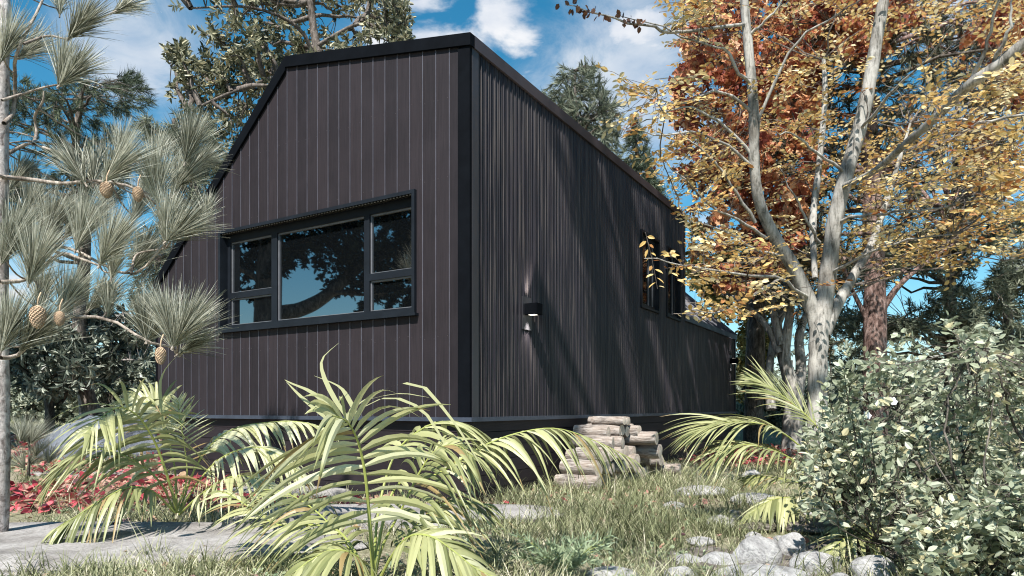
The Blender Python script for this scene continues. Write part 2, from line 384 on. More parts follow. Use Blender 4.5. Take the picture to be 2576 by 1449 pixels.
def mk_cut():
    m, nt, b = mat('cut_wood', .8, .2)
    w = nt.nodes.new('ShaderNodeTexWave'); w.wave_type = 'RINGS'; w.rings_direction = 'SPHERICAL'
    w.inputs['Scale'].default_value = 26; w.inputs['Distortion'].default_value = 3; w.inputs['Detail'].default_value = 3
    tc = nt.nodes.new('ShaderNodeTexCoord'); nt.links.new(tc.outputs['Object'], w.inputs['Vector'])
    n = nnoise(nt, 18, 6, .7)
    c = mixc(nt, n, ramp(nt, w.outputs['Fac'], [(0, (.42, .32, .24)), (1, (.72, .61, .50))]), (.60, .52, .45))
    nt.links.new(c, b.inputs['Base Color']); bump(nt, b, n, .5, .01); return m
M_cut = mk_cut()
def mk_ground():
    m, nt, b = mat('ground_soil', .95, .1)
    a = nnoise(nt, .9, 7, .65); f = nnoise(nt, 28, 6, .75); g = nnoise(nt, 6, 6, .7)
    c = ramp(nt, f, [(.3, (.13, .11, .08)), (.5, (.32, .28, .21)), (.7, (.50, .45, .36))])
    gr = ramp(nt, f, [(.3, (.11, .11, .06)), (.55, (.32, .31, .19)), (.75, (.52, .49, .35))])
    c = mixc(nt, ramp(nt, a, [(.40, (0, 0, 0)), (.58, (1, 1, 1))]), c, gr)
    c = mixc(nt, ramp(nt, g, [(.55, (0, 0, 0)), (.75, (.6, .6, .6))]), c, (.20, .13, .08))
    nt.links.new(c, b.inputs['Base Color']); bump(nt, b, f, 1, .03); return m
M_ground = mk_ground()

# ------------------------------------------------------------------ ground
def build_ground():
    xs = np.concatenate([[-700, -300, -120, -60, -35, -22, -15], np.arange(-11, 13, .14), [15, 22, 35, 60, 120, 300, 700]])
    ys = np.concatenate([[-300, -100, -40, -15, -6, -2], np.arange(0, 20, .14), [22, 26, 32, 40, 52, 70, 100, 160, 300, 600, 1200]])
    X, Y = np.meshgrid(xs, ys); Z = ground(X, Y)
    V = np.stack([X, Y, Z], -1).reshape(-1, 3); nx = len(xs); ny = len(ys)
    i, j = np.meshgrid(np.arange(nx-1), np.arange(ny-1)); k = (j*nx+i).ravel()
    mb = MB(); mb.add(V, np.stack([k, k+1, k+nx+1, k+nx], -1))
    o = mb.build('ground', M_ground, smooth=True); o['kind'] = 'structure'
build_ground()

# ------------------------------------------------------------------ house
def H(p): t, s, z = p; q = HC+UR*t+UL*s; return np.array([q[0], q[1], z])
ZL, ZE, ZR, ZLOW, W_, TM, TW = .80, 4.24, 4.68, 2.515, 4.82, 6.52, 10.35
SRG = 2.403
def roofz(s): return ZE+(ZR-ZE)*s/SRG if s < SRG else ZR+(ZLOW-ZR)*(s-SRG)/(W_-SRG)
house = thing('black_house', (*HC, 0), 'black timber and ribbed steel cabin with a folded gable roof among the trees', 'house')

def build_house():
    # inner shell (dark, behind claddings)
    mb = MB()
    mb.prism([(.16, -.2), (.16, ZE-.06), (SRG, ZR-.06), (W_-.03, ZLOW-.06), (W_-.03, -.2)], .16, TM-.02, H)
    mb.prism([(.15, -.2), (.15, 2.4), (SRG, 4.45), (W_-.15, 2.4), (W_-.15, -.2)], TM, TW-.15, H)
    mb.build('wall_core', M_dark, house)
    # front timber boards
    S0, S1, Z0, Z1 = .640, 3.509, 1.818, 2.916      # window opening
    mb = MB(); edges = [.12]+[.22+.1555*k for k in range(30) if .22+.1555*k < W_-.05]+[W_-.002]
    brk = sorted(set(edges+[S0, S1, SRG]))
    joints = set(edges[1:-1])
    for a, b in zip(brk[:-1], brk[1:]):
        idx = max(i for i, e in enumerate(edges) if e <= a+1e-6); v = (idx*.618) % 1
        ga = .003 if a in joints else 0; gb = .003 if b in joints else 0
        A, B = a+ga, b-gb
        segs = [(ZL, None)] if not (a >= S0-1e-6 and b <= S1+1e-6) else [(ZL, Z0), (Z1, None)]
        for lo, hi in segs:
            za = roofz(A)-.05 if hi is None else hi; zb = roofz(B)-.05 if hi is None else hi
            mb.prism([(A, lo), (A, za), (B, zb), (B, lo)], -.020, .012, H, v)
    mb.box((.012, .03, ZL), (.05, S0, 4.1), H, .3, 0)
    for e in edges[1:-1]:
        segs = [(ZL, roofz(e)-.08)] if not (S0 < e < S1) else [(ZL, Z0-.02), (Z1+.02, roofz(e)-.08)]
        for lo, hi in segs: mb.box((-.026, e-.0038, lo), (-.004, e+.0038, hi), H, .5, 1)
    # nail heads in rows
    for k in range(len(edges)-1):
        c = (edges[k]+edges[k+1])/2
        for z in (1.55, 3.02, 3.75):
            for ds in (-.055, .055):
                zz = z+.02*math.sin(k*1.7+z*9)
                if zz > roofz(c)-.15 or (S0-.1 < c < S1+.1 and Z0-.1 < zz < Z1+.1): continue
                mb.box((-.0215, c+ds-.003, zz-.003), (-.0195, c+ds+.003, zz+.003), H, .5, 2)
    mb.build('front_cladding', [M_board, M_highlight_bead, M_nail], house)
    # left and rear faces
    mb = MB()
    mb.box((.012, W_-.03, ZL), (TW, W_, ZLOW-.02), H)
    mb.prism([(.0, ZL), (.0, 2.45), (SRG, 4.58), (W_-.031, 2.45), (W_-.031, ZL)], TW-.03, TW, H)
    mb.prism([(.0, 2.5), (0, ZE-.03), (SRG, ZR-.03)], TM-.03, TM, H)
    mb.build('rear_wall', M_rib, house)
    # ribbed side wall
    prof = []
    def ribs(mb, t0, t1, z0, z1, s_off=0.0, top=None):
        n = int(math.floor(t0/.078)); pts = []
        tt = n*.078
        while tt < t1+.078:
            for dx, h in ((0, 0), (.004, .012), (.011, .012), (.015, 0), (.030, 0), (.033, .006), (.038, .006), (.041, 0), (.054, 0), (.057, .006), (.062, .006), (.065, 0)):
                x = tt+dx
                if t0 < x < t1: pts.append((x, h))
            tt += .078
        pts = [(t0, 0)]+pts+[(t1, 0)]
        V = [H((x, s_off-h, z)) for z in (z0, z1) for x, h in pts]; n = len(pts)
        mb.add(V, [(i, i+1, n+i+1, n+i) for i in range(n-1)], None, .5)
    mb = MB()
    wins = [(4.345, 5.075), (5.517, 6.18)]; wz0, wz1 = 2.385, 3.455
    ribs(mb, .10, wins[0][0], ZL, ZE-.05); ribs(mb, wins[0][1], wins[1][0], ZL, ZE-.05); ribs(mb, wins[1][1], TM, ZL, ZE-.05)
    for a, b in wins: ribs(mb, a, b, ZL, wz0); ribs(mb, a, b, wz1, ZE-.05)
    mb.build('ribbed_side_wall', M_rib, house)
    mb = MB(); ribs(mb, TM, TW, ZL, 2.45, .012); mb.build('ribbed_wing_wall', M_rib, house)
    # trims: same metal, shade coloured into front pieces, light into side pieces
    for lo, hi, nm, mm in (((-.034, -.012, ZL), (.0, .118, ZE-.10), 'shaded_corner_trim', M_black), ((-.03, W_-.0, ZL), (.04, W_+.03, ZLOW-.05), 'shaded_corner_trim', M_black),
                           ((.002, -.016, ZL), (.105, .02, ZE-.10), 'lit_corner_trim', M_side), ((TM-.09, -.016, 2.5), (TM+.003, .02, ZE-.105), 'lit_corner_trim', M_side),
                           ((TW-.06, -.014, ZL), (TW+.012, .03, 2.44), 'lit_corner_trim', M_side)):
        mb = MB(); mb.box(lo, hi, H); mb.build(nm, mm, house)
    # front fascia along the roof profile
    def band(mb, s0, z0, s1, z1, w, t0, t1, ext=0.0):
        d = unit([s1-s0, z1-z0]); n = np.array([-d[1], d[0]]);
        if n[1] > 0: n = -n
        a = np.array([s0, z0])-d*ext; b = np.array([s1, z1])
        mb.prism([tuple(a), tuple(b), tuple(b+n*w), tuple(a+n*w)], t0, t1, H)
    mb = MB()
    mb.prism([(-.03, ZE+.002), (SRG, ZR+.012), (SRG, ZR-.105), (-.03, ZE-.108)], -.05, .02, H)
    k = (ZLOW-ZR)/(W_-SRG); dz = .115*math.sqrt(1+k*k)
    mb.prism([(SRG, ZR+.012), (W_+.06, ZLOW-.06*.9+.012), (W_+.06, ZLOW-.054-dz+.03), (SRG+.0, ZR+.012-dz)], -.0505, .02, H)
    mb.build('front_fascia', M_black, house)
    mb = MB(); mb.box((.021, -.03, ZE-.108), (TM+.03, .0, ZE+.004), H); mb.build('eave_fascia', M_eave, house)
    mb = MB(); mb.box((TM+.004, -.03, 2.40), (TW+.03, .0, 2.50), H); mb.build('wing_fascia', M_sill, house)
    # roof sheets
    mb = MB()
    def slab(t0, t1, s0, z0, s1, z1, th=.03):
        mb.prism([(s0, z0), (s1, z1), (s1, z1-th), (s0, z0-th)], t0, t1, H)
    slab(.022, TM+.03, -.02, ZE+.001, SRG, ZR)
    slab(.022, TW+.03, SRG, ZR-.001, W_+.05, ZLOW-.045)
    # wing roof visible slope with ribs running down
    zt = ZR; slope = (zt-2.5)/SRG
    t = TM+.031; pts = []
    while t < TW:
        for dx, h in ((0, 0), (.008, .016), (.02, .016), (.03, 0), (.06, 0)): pts.append((t+dx, h))
        t += .085
    pts = [(a, h) for a, h in pts if a < TW+.02]
    V = [H((a, s, z+h)) for (s, z) in ((-.025, 2.485), (SRG, zt)) for a, h in pts]; n = len(pts)
    mb.add(V, [(i, i+1, n+i+1, n+i) for i in range(n-1)])
    mb.build('roof', M_roof, house)
    mb = MB(); mb.prism([(-.03, 2.43), (-.03, 2.525), (SRG, zt+.04), (SRG, zt-.06)], TW+.0205, TW+.05, H); mb.build('wing_barge', M_framelite, house)
    # plinth boards
    mb = MB(); hh = ZL/6
    for k in range(-1, 6):
        z0 = k*hh+.0; z1 = z0+hh-.006
        mb.box((.024, .0, z0), (TW-.03, .03, z1), H, (k*.37) % 1)
        mb.box((.022, .031, z0), (.05, W_-.02, z1), H, (k*.53+.2) % 1)
        mb.box((TW-.0301, .031, z0), (TW-.01, W_-.02, z1), H, .4)
        mb.box((.051, W_-.0499, z0), (TW-.031, W_-.02, z1), H, .6)
    mb.build('plinth', M_plinth, house)
    mb = MB(); mb.box((-.045, -.04, ZL-.035), (TW+.03, .0, ZL+.004), H); mb.box((-.045, .0001, ZL-.035), (.01, W_+.03, ZL+.004), H)
    mb.build('base_flashing', M_sill, house)
    # small basement vent window in the front plinth
    # ---- front window
    def window(name, plane, a0, a1, z0, z1, proud, depth, members, panes, lab):
        # plane(out, a, z): out is distance out of the wall
        wroot = MB(); f = plane; w = .035
        for lo, hi in (((-depth, a0-w, z1), (proud, a1+w, z1+w)), ((-depth, a0-w, z0-w), (proud, a1+w, z0)),
                       ((-depth, a0-w, z0+.0005), (proud, a0, z1-.0005)), ((-depth, a1, z0+.0005), (proud, a1+w, z1-.0005))):
            wroot.box(lo, hi, f)
        wo = wroot.build('window', M_frame, house); wo['label'] = lab
        mb = MB(); lt = MB()
        for (b0, b1, c0, c1) in members: mb.box((-depth, b0, c0), (-depth+.045, b1, c1), f)
        mb.build('frame', M_frame, wo)
        for (b0, b1, c0, c1) in panes:
            g = MB(); g.box((-depth+.004, b0, c0), (-depth+.012, b1, c1), f); g.build('pane', M_glass, wo)
            e = .016
            for lo, hi in (((-depth+.012, b0, c1-e), (-depth+.026, b1, c1)), ((-depth+.012, b0, c0), (-depth+.026, b1, c0+e*.6)),
                           ((-depth+.012, b1-e, c0+e*.61), (-depth+.026, b1, c1-e-.0003)), ((-depth+.012, b0, c0+e*.61), (-depth+.026, b0+e*.6, c1-e-.0003))):
                lt.box(lo, hi, f)
        lt.build('glazing_bead', M_framelite, wo)
        return wo
    pf = lambda p: H((-p[0], p[1], p[2]))           # front: out = -t
    ps = lambda p: H((p[1], -p[0], p[2]))           # side: out = -s
    a0, a1, z0, z1 = S0+.001, S1-.001, Z0+.001, Z1-.001
    r0, r1, m1, m2, m3, m4 = 2.165, 2.235, 1.266, 1.340, 2.645, 2.737
    fr = .05
    mem = [(a0, a1, z1-.085, z1), (a0, a1, z0, z0+.04), (a0, a0+fr, z0+.0401, z1-.0851), (a1-fr, a1, z0+.0401, z1-.0851),
           (m1, m2, z0+.0401, z1-.0851), (m3, m4, z0+.0401, z1-.0851), (a0+fr+.0001, m1-.0001, r0, r1), (m4+.0001, a1-fr-.0001, r0, r1)]
    Z = z0+.04; Y = z1-.085
    panes = [(a0+fr, m1, Z, r0), (a0+fr, m1, r1, Y), (m2, m3, Z, Y), (m4, a1-fr, Z, r0), (m4, a1-fr, r1, Y)]
    wo = window('window', pf, a0, a1, z0, z1, .055, .09, mem, panes, 'wide five-pane window in the timber front')
    mb = MB()
    for k in range(70):
        s = a0+.01+k*(a1-a0-.02)/70
        mb.box((.054-.05, s, z1-.014), (.048, s+.022, z1-.0005), pf)
    mb.build('soffit_strip', M_soffit, wo)
    mb = MB(); mb.box((.02, a0-.06, z0-.06), (.075, a1+.06, z0-.036), pf); mb.build('sill', M_frame, wo)
    for (a, b), lab in zip(wins, ('narrow upright window nearer the front corner', 'narrow upright window nearer the rear wing')):
        a += .001; b -= .001; zz0 = wz0+.001; zz1 = wz1-.001
        mem = [(a, b, zz1-.05, zz1), (a, b, zz0, zz0+.05), (a, a+.05, zz0+.0501, zz1-.0501), (b-.05, b, zz0+.0501, zz1-.0501), (a+.50, a+.54, zz0+.0501, zz1-.0501)]
        panes = [(a+.05, a+.50, zz0+.05, zz1-.05), (a+.54, b-.05, zz0+.05, zz1-.05)]
        window('window', ps, a, b, zz0, zz1, .035, .07, mem, panes, lab)
    # ---- wall lights
    for t0, z0, pw in ((.895, 1.69, 26), (9.75, 1.69, 10)):
        mb = MB(); mb.box((t0, -.020, z0), (t0+.19, -.008, z0+.335), H)
        lt = mb.build('wall_light', M_side, house)
        bx = MB(); bx.box((t0+.035, -.165, z0+.15), (t0+.155, -.0201, z0+.262), H); bx.build('lamp_box', M_black, lt)
        for zz in (z0+.1475, z0+.2625):
            ln = MB(); ln.box((t0+.065, -.125, zz-.0005), (t0+.125, -.05, zz+.0025), H); ln.build('lens', M_lamp, lt)
        for sgn, zz in ((1, z0+.275), (-1, z0+.135)):
            l = bpy.data.lights.new('lamp_beam', 'SPOT'); l.energy = pw; l.spot_size = math.radians(58); l.spot_blend = .9
            l.shadow_soft_size = .02; l.color = (1, .93, .82)
            o = bpy.data.objects.new('lamp_beam', l); C.objects.link(o)
            q = H((t0+.095, -.078, zz)); o.location = q
            tgt = H((t0+.095, -.0, zz+sgn*.5)); dd = Vector(tgt-q); o.rotation_euler = (-dd).to_track_quat('Z', 'Y').to_euler()
build_house()

# ------------------------------------------------------------------ vegetation helpers
def inpoly(px, py, poly):
    poly = np.asarray(poly, float); c = np.zeros(len(px), bool); j = len(poly)-1
    for i in range(len(poly)):
        xi, yi = poly[i]; xj, yj = poly[j]
        with np.errstate(divide='ignore', invalid='ignore'):
            t = ((yi > py) != (yj > py)) & (px < (xj-xi)*(py-yi)/(yj-yi+1e-12)+xi)
        c ^= t; j = i
    return c
def in_house(x, y, m=.1):
    rx = x-HC[0]; ry = y-HC[1]; t = rx*UR[0]+ry*UR[1]; s = rx*UL[0]+ry*UL[1]
    return (t > -m) & (t < TW+m) & (s > -m) & (s < W_+m)
def scatter(polys, d0, d1, n, clump=0.0, zmax=1e9, fq=1.0):
    """random places inside outlines measured on the photograph, spread through depth d0..d1, kept clear of the house"""
    out = np.zeros((0, 3)); polys = [np.asarray(p, float) for p in polys]
    lo = np.min([p.min(0) for p in polys], 0); hi = np.max([p.max(0) for p in polys], 0)
    ph = rng.uniform(0, 6, 6)
    for _ in range(60):
        k = 4*n
        x = rng.uniform(lo[0], hi[0], k); y = rng.uniform(lo[1], hi[1], k); ok = np.zeros(k, bool)
        for p in polys: ok |= inpoly(x, y, p)
        d = rng.uniform(d0, d1, k)
        X = (x-1288)/FD*d; Zz = EYE-(y-1025)/FD*d
        if clump:
            X2, Z2, d2 = X*fq, Zz*fq, d*fq
            f = np.sin(X2*2.3+ph[0]+1.3*np.sin(Z2*1.7+ph[1]))+np.sin(Z2*2.9+ph[2]+1.1*np.sin(d2*1.9+ph[3]))+np.sin(d2*2.1+X2*1.1+ph[4])
            ok &= f > clump*1.2-1.2+rng.uniform(-.6, .6, k)
        ok &= ~(in_house(X, d, .3) & (Zz < 5.3)) & (Zz > ground(X, d)+.03) & (Zz < zmax)
        out = np.vstack([out, np.stack([X, d, Zz], -1)[ok]])
        if len(out) >= n: break
    return out[:n]
def randdir(n): return unit(rng.normal(size=(n, 3)))
def rosette(mb, Cn, A, m, L, W, spread=(30, 100), tw=.1, tmpl=OVAL, varc=None, upb=.0, vj=.25, mi=0, droop=0):
    N = len(Cn); c = np.repeat(Cn, m, 0); a = np.repeat(unit(A), m, 0); n = N*m
    r = randdir(n); r = unit(r-(r*a).sum(1, keepdims=True)*a)
    ph = np.radians(rng.uniform(*spread, n))[:, None]
    d = a*np.cos(ph)+r*np.sin(ph); d[:, 2] -= droop
    pos = c+a*(rng.uniform(-1, .3, n)*tw)[:, None]+r*.005
    nrm = unit(np.cross(d, np.cross(a, d))+rng.normal(size=(n, 3))*.35+np.array([0, 0, upb]))
    v = np.repeat(varc if varc is not None else rng.uniform(.2, .8, N), m)+rng.normal(size=n)*vj
    mb.inst(*tmpl, pos, d, nrm, L*rng.uniform(.7, 1.25, n), W*rng.uniform(.75, 1.2, n), np.clip(v, 0, 1), mi)
def spray(mb, Cn, A, m, L, W, length, varc=None, tmpl=OVAL, mi=0, twm=1, vj=.2, tilt=.35, tw_r=.003):
    N = len(Cn); A = unit(A)
    P = np.stack([Cn-A*length*.5, Cn-A*length*.15+np.array([0, 0, .02]), Cn+A*length*.2+np.array([0, 0, .015]), Cn+A*length*.5-np.array([0, 0, .03])], 1)
    mb.tubes(P, np.array([tw_r*1.3, tw_r, tw_r*.8, tw_r*.5])[None], 3, .5, twm)
    k = np.tile(np.arange(m), N); u = (k+.5)/m; c = np.repeat(Cn, m, 0); a = np.repeat(A, m, 0); n = N*m
    up = np.array([0, 0, 1.])+rng.normal(size=(N, 3))*tilt*.5; up = np.repeat(unit(up), m, 0)
    side = unit(np.cross(a, up)); sg = np.where(k % 2, 1., -1.)[:, None]
    ang = np.radians(rng.uniform(35, 75, n))[:, None]
    d = a*np.cos(ang)+side*sg*np.sin(ang)+rng.normal(size=(n, 3))*.15
    pos = c+a*((u-.45)*length)[:, None]+side*sg*.01
    nrm = unit(up+rng.normal(size=(n, 3))*tilt)
    v = np.repeat(varc if varc is not None else rng.uniform(.3, .8, N), m)+rng.normal(size=n)*vj
    mb.inst(*tmpl, pos, d, nrm, L*rng.uniform(.7, 1.25, n), W*rng.uniform(.8, 1.2, n), np.clip(v, 0, 1), mi)
def limbs(mb, path, Cn, nh, r0, r1, rt, m=0, n=6, start=.25, sag=.1):
    """limbs from a trunk path to hubs among the clusters, then twigs from hubs to clusters"""
    path = np.asarray(path); K = 7
    hi = rng.choice(len(Cn), min(nh, len(Cn)), replace=False); hubs = Cn[hi]
    ts = path[int(len(path)*start):]
    P0 = []
    for h in hubs:
        dd = np.linalg.norm(ts-h, axis=1)+1.2*np.maximum(0, ts[:, 2]-h[2]+.4); P0.append(ts[np.argmin(dd)])
    P0 = np.array(P0); mid = (P0+hubs)/2+rng.normal(size=P0.shape)*.12*np.linalg.norm(hubs-P0, axis=1, keepdims=True); mid[:, 2] += sag*np.linalg.norm(hubs-P0, axis=1)
    Bz = bezier(P0, mid, hubs, K); Bz[:, 1:-1] += rng.normal(size=(len(hubs), K-2, 3))*.02*np.linalg.norm(hubs-P0, axis=1)[:, None, None]
    mb.tubes(Bz, np.linspace(r0, r1, K)[None]*rng.uniform(.6, 1.1, (len(hubs), 1)), n, .5, m)
    pts = np.vstack([Bz.reshape(-1, 3), ts]); Q0 = []
    for c in range(0, len(Cn), 500):
        cc = Cn[c:c+500]; dd = np.linalg.norm(cc[:, None]-pts[None], axis=2); Q0.append(pts[np.argmin(dd, 1)])
    Q0 = np.vstack(Q0); L = np.linalg.norm(Cn-Q0, axis=1, keepdims=True)
    ok = L[:, 0] > .05
    mid = (Q0+Cn)/2+rng.normal(size=Q0.shape)*.12*L; mid[:, 2] += .05*L[:, 0]
    B2 = bezier(Q0[ok], mid[ok], Cn[ok], 4)
    mb.tubes(B2, np.linspace(rt, rt*.35, 4)[None], 4, .5, m)
    A = unit(Cn-Q0+rng.normal(size=Q0.shape)*.1); return A
def trunkpath(pts, n=16, jit=.0):
    p = smooth(pts, n)
    return p
def grnd(x, y, dz=-.1): return (x, y, float(ground(x, y))+dz)

# ------------------------------------------------------------------ foreground long-needle pine
def build_pine():
    d0 = 4.36; base = np.array([-3.375, d0, ground(-3.36, d0)])
    root = thing('young_pine', base, 'pale barked young pine at the left edge with long brush-like needles and cones', 'tree')
    mb = MB(); p = smooth([base-[0, 0, .1], D(1, 1200, d0), D(0, 900, d0), D(-2, 600, d0), D(1, 300, d0), D(5, 100, d0), D(10, -60, d0+.05), D(14, -260, d0+.1)], 40)
    r = np.interp(np.linspace(0, 1, 40), [0, .1, .5, .8, 1], [.066, .054, .050, .04, .02])
    r = r*(1+.05*np.sin(np.arange(40)*2.1))
    mb.tubes(p, r[None], 18); mb.build('trunk', M_pinebark, root, smooth=True)
    # tufts: base x,y, depth, 2D direction of the fan (right, up), depth lean, length(px), count
    T = [(0, 158, 4.2, .5, 1, -.1, 130, 190), (40, 150, 4.5, .9, .7, 0, 110, 150), (172, 97, 4.0, .9, .75, -.2, 115, 230), (282, 33, 4.3, .9, .5, 0, 80, 120),
         (147, 216, 4.0, .25, 1, 0, 120, 170), (150, 215, 3.9, .8, .62, -.1, 115, 190), (150, 38, 4.8, -.1, 1, .2, 70, 120), (215, 463, 4.1, -.6, 1, 0, 115, 170), (235, 465, 4.3, -.1, 1, .2, 110, 120),
         (258, 460, 3.9, .85, .9, -.1, 150, 240), (465, 410, 4.2, .25, 1, 0, 130, 260), (395, 515, 4.0, .0, 1, -.1, 150, 260), (430, 490, 4.3, .6, .9, 0, 125, 200), (470, 440, 4.4, .8, .8, .1, 100, 150),
         (415, 608, 3.9, .15, 1, -.1, 125, 200), (418, 608, 3.8, .95, .62, -.15, 140, 260), (250, 668, 3.9, .55, .9, -.1, 150, 260), (72, 715, 3.8, .35, 1, -.1, 150, 280),
         (2, 665, 3.9, .45, 1, 0, 165, 260), (190, 630, 4.2, .35, 1, 0, 150, 240), (110, 610, 4.3, .3, 1, .1, 140, 220), (160, 600, 4.5, .7, .8, .1, 150, 200), (280, 700, 4.1, .15, 1, 0, 110, 150), (330, 680, 4.4, .5, .9, .1, 120, 160),
         (433, 873, 3.7, -.1, 1, -.1, 150, 240), (436, 872, 3.6, .65, .85, -.15, 160, 280), (368, 857, 3.9, -.1, 1, 0, 115, 220), (370, 858, 4.0, .7, .9, 0, 100, 160), (447, 892, 3.7, .95, .6, -.1, 95, 170),
         (270, 800, 4.1, .05, 1, 0, 85, 150), (2, 885, 3.7, .4, 1, -.1, 155, 260), (50, 885, 3.8, .75, .9, -.1, 150, 260), (145, 800, 4.0, .5, 1, 0, 140, 220), (215, 790, 4.2, .6, .8, .1, 130, 180), (95, 790, 4.3, .1, 1, .1, 130, 180),
         (60, 560, 4.5, .2, 1, .2, 110, 160), (20, 480, 4.6, .5, .9, .2, 100, 150), (330, 560, 4.6, .3, 1, .2, 110, 150), (515, 560, 4.8, .1, 1, .2, 80, 90), (-60, 420, 4.0, -.4, 1, -.3, 140, 200), (-90, 700, 4.2, -.6, 1, -.2, 150, 200), (-70, 180, 4.2, -.5, 1, .2, 140, 200),
         (300, 400, 5.5, .1, 1, .2, 100, 150), (350, 500, 5.6, .3, 1, .3, 110, 150), (260, 520, 5.6, -.1, 1, .3, 110, 150), (380, 420, 5.4, .4, 1, .1, 100, 130)]
    brs = MB(); k = 0
    main = [([(2, 445), (80, 452), (160, 462), (235, 455), (330, 470), (395, 515)], 4.3, .016, .007), ([(5, 252), (60, 235), (110, 220), (150, 212)], 4.2, .009, .005),
            ([(5, 395), (50, 370), (80, 362), (140, 380), (205, 388)], 4.6, .014, .006), ([(85, 362), (92, 330), (88, 290), (108, 255), (110, 230)], 4.6, .012, .005),
            ([(2, 330), (50, 335), (85, 345)], 4.6, .006, .004), ([(10, 310), (34, 280), (38, 200), (38, 150), (60, 95), (105, 5), (110, -30)], 4.3, .014, .006),
            ([(60, 110), (120, 90), (172, 97), (178, 62)], 4.1, .008, .005), ([(2, 710), (72, 700), (150, 640), (200, 650), (250, 668)], 4.1, .014, .006),
            ([(2, 560), (110, 610), (190, 630), (330, 690), (415, 612)], 4.3, .013, .006), ([(330, 470), (430, 500), (466, 412)], 4.3, .009, .005),
            ([(2, 900), (50, 890), (145, 805), (270, 802), (368, 858), (433, 873), (448, 893)], 4.0, .013, .005), ([(330, 690), (345, 640), (415, 625)], 4.2, .008, .005)]
    for pts, d, r0, r1 in main:
        q = smooth([D(x, y, d+.12*math.sin(i*1.3)) for i, (x, y) in enumerate(pts)], 14)
        brs.tubes(q, np.linspace(r0, r1, 14)[None], 8)
    allp = np.vstack([smooth([D(x, y, d) for x, y in pts], 14) for pts, d, _, _ in main]+[p[10:]])
    for (x, y, d, dx, dy, dd, Lp, n) in T:
        b = D(x, y, d); ax = unit(np.array([dx, dd, dy])); q0 = allp[np.argmin(np.linalg.norm(allp-b, axis=1))]
        L = Lp*d/FD*(1.0 if x < 380 else .93)
        if np.linalg.norm(q0-b) > .03:
            m = (q0+b)/2-np.array([0, 0, .03]); brs.tubes(bezier(q0[None], m[None], (b+ax*.05)[None], 6), np.linspace(.006, .0045, 6)[None], 6)
        tb = MB(); n = int(n*2.1)
        tb.tubes(np.array([b-ax*.02, b+ax*.05, b+ax*.11]), np.array([[.006, .005, .002]]), 6, .3, 1)
        r = randdir(n); r = unit(r-(r@ax)[:, None]*ax)
        ph = np.radians(np.abs(rng.normal(0, 17, n)))[:, None]+.03
        dr = ax*np.cos(ph)+r*np.sin(ph)
        pos = b+ax*(rng.uniform(0, .10, n))[:, None]+r*.004
        bend = r*.05+rng.normal(size=(n, 3))*.045+np.array([0, 0, -.07])
        tb.blades(pos, unit(dr), unit(np.cross(dr, randdir(n))), L*rng.uniform(.5, 1.1, n), .0034, bend, 4, np.array([1, 1, .9, .7, .15]), 0,
                  np.clip(rng.normal(.46+.15*math.sin(k*2.4), .36, n), 0, 1))
        tb.build('needle_tuft', [M_needle, M_pinebr], root); k += 1
    brs.build('branches', M_pinebr, root, smooth=True)
    for (x, y, w, h, d) in ((268, 475, 26, 40, 3.55), (347, 486, 21, 38, 3.55), (95, 794, 30, 58, 3.3), (150, 799, 21, 37, 3.4), (404, 892, 21, 44, 3.45)):
        c = D(x, y, d); a = w*d/FD/2; b = h*d/FD/2; cb = MB()
        th, u = np.meshgrid(np.linspace(0, 2*math.pi, 13)[:-1], np.linspace(-1, 1, 11)); rr = np.sqrt(np.maximum(0, 1-u**2))*(1-.15*u)*.86
        V = np.stack([c[0]+a*rr*np.cos(th), c[1]+a*rr*np.sin(th), c[2]-b*u*.96], -1).reshape(-1, 3)
        Q = [(i*12+j, i*12+(j+1) % 12, (i+1)*12+(j+1) % 12, (i+1)*12+j) for i in range(10) for j in range(12)]
        cb.add(V, Q, None, .2)
        N = 170; i = np.arange(N); uu = -1+2*(i+.5)/N; tt = i*2.39996; rr = np.sqrt(1-uu**2)*(1-.15*uu)
        nrm = np.stack([rr*np.cos(tt)/a, rr*np.sin(tt)/a, -uu/b], -1); nrm = unit(nrm)
        pos = c+np.stack([a*rr*np.cos(tt), a*rr*np.sin(tt), -b*uu], -1)*.86
        dr = unit(nrm*.75+np.array([0, 0, -.8]))
        cb.inst(*OVAL, pos, dr, nrm, b*.34, a*.52, rng.uniform(.4, 1, N))
        cb.tubes(np.array([c+[0, 0, b], c+[.004, 0, b+.03], c+[.01, .01, b+.06]]), .004, 6)
        cb.build('pine_cone', M_cone, root)
build_pine()

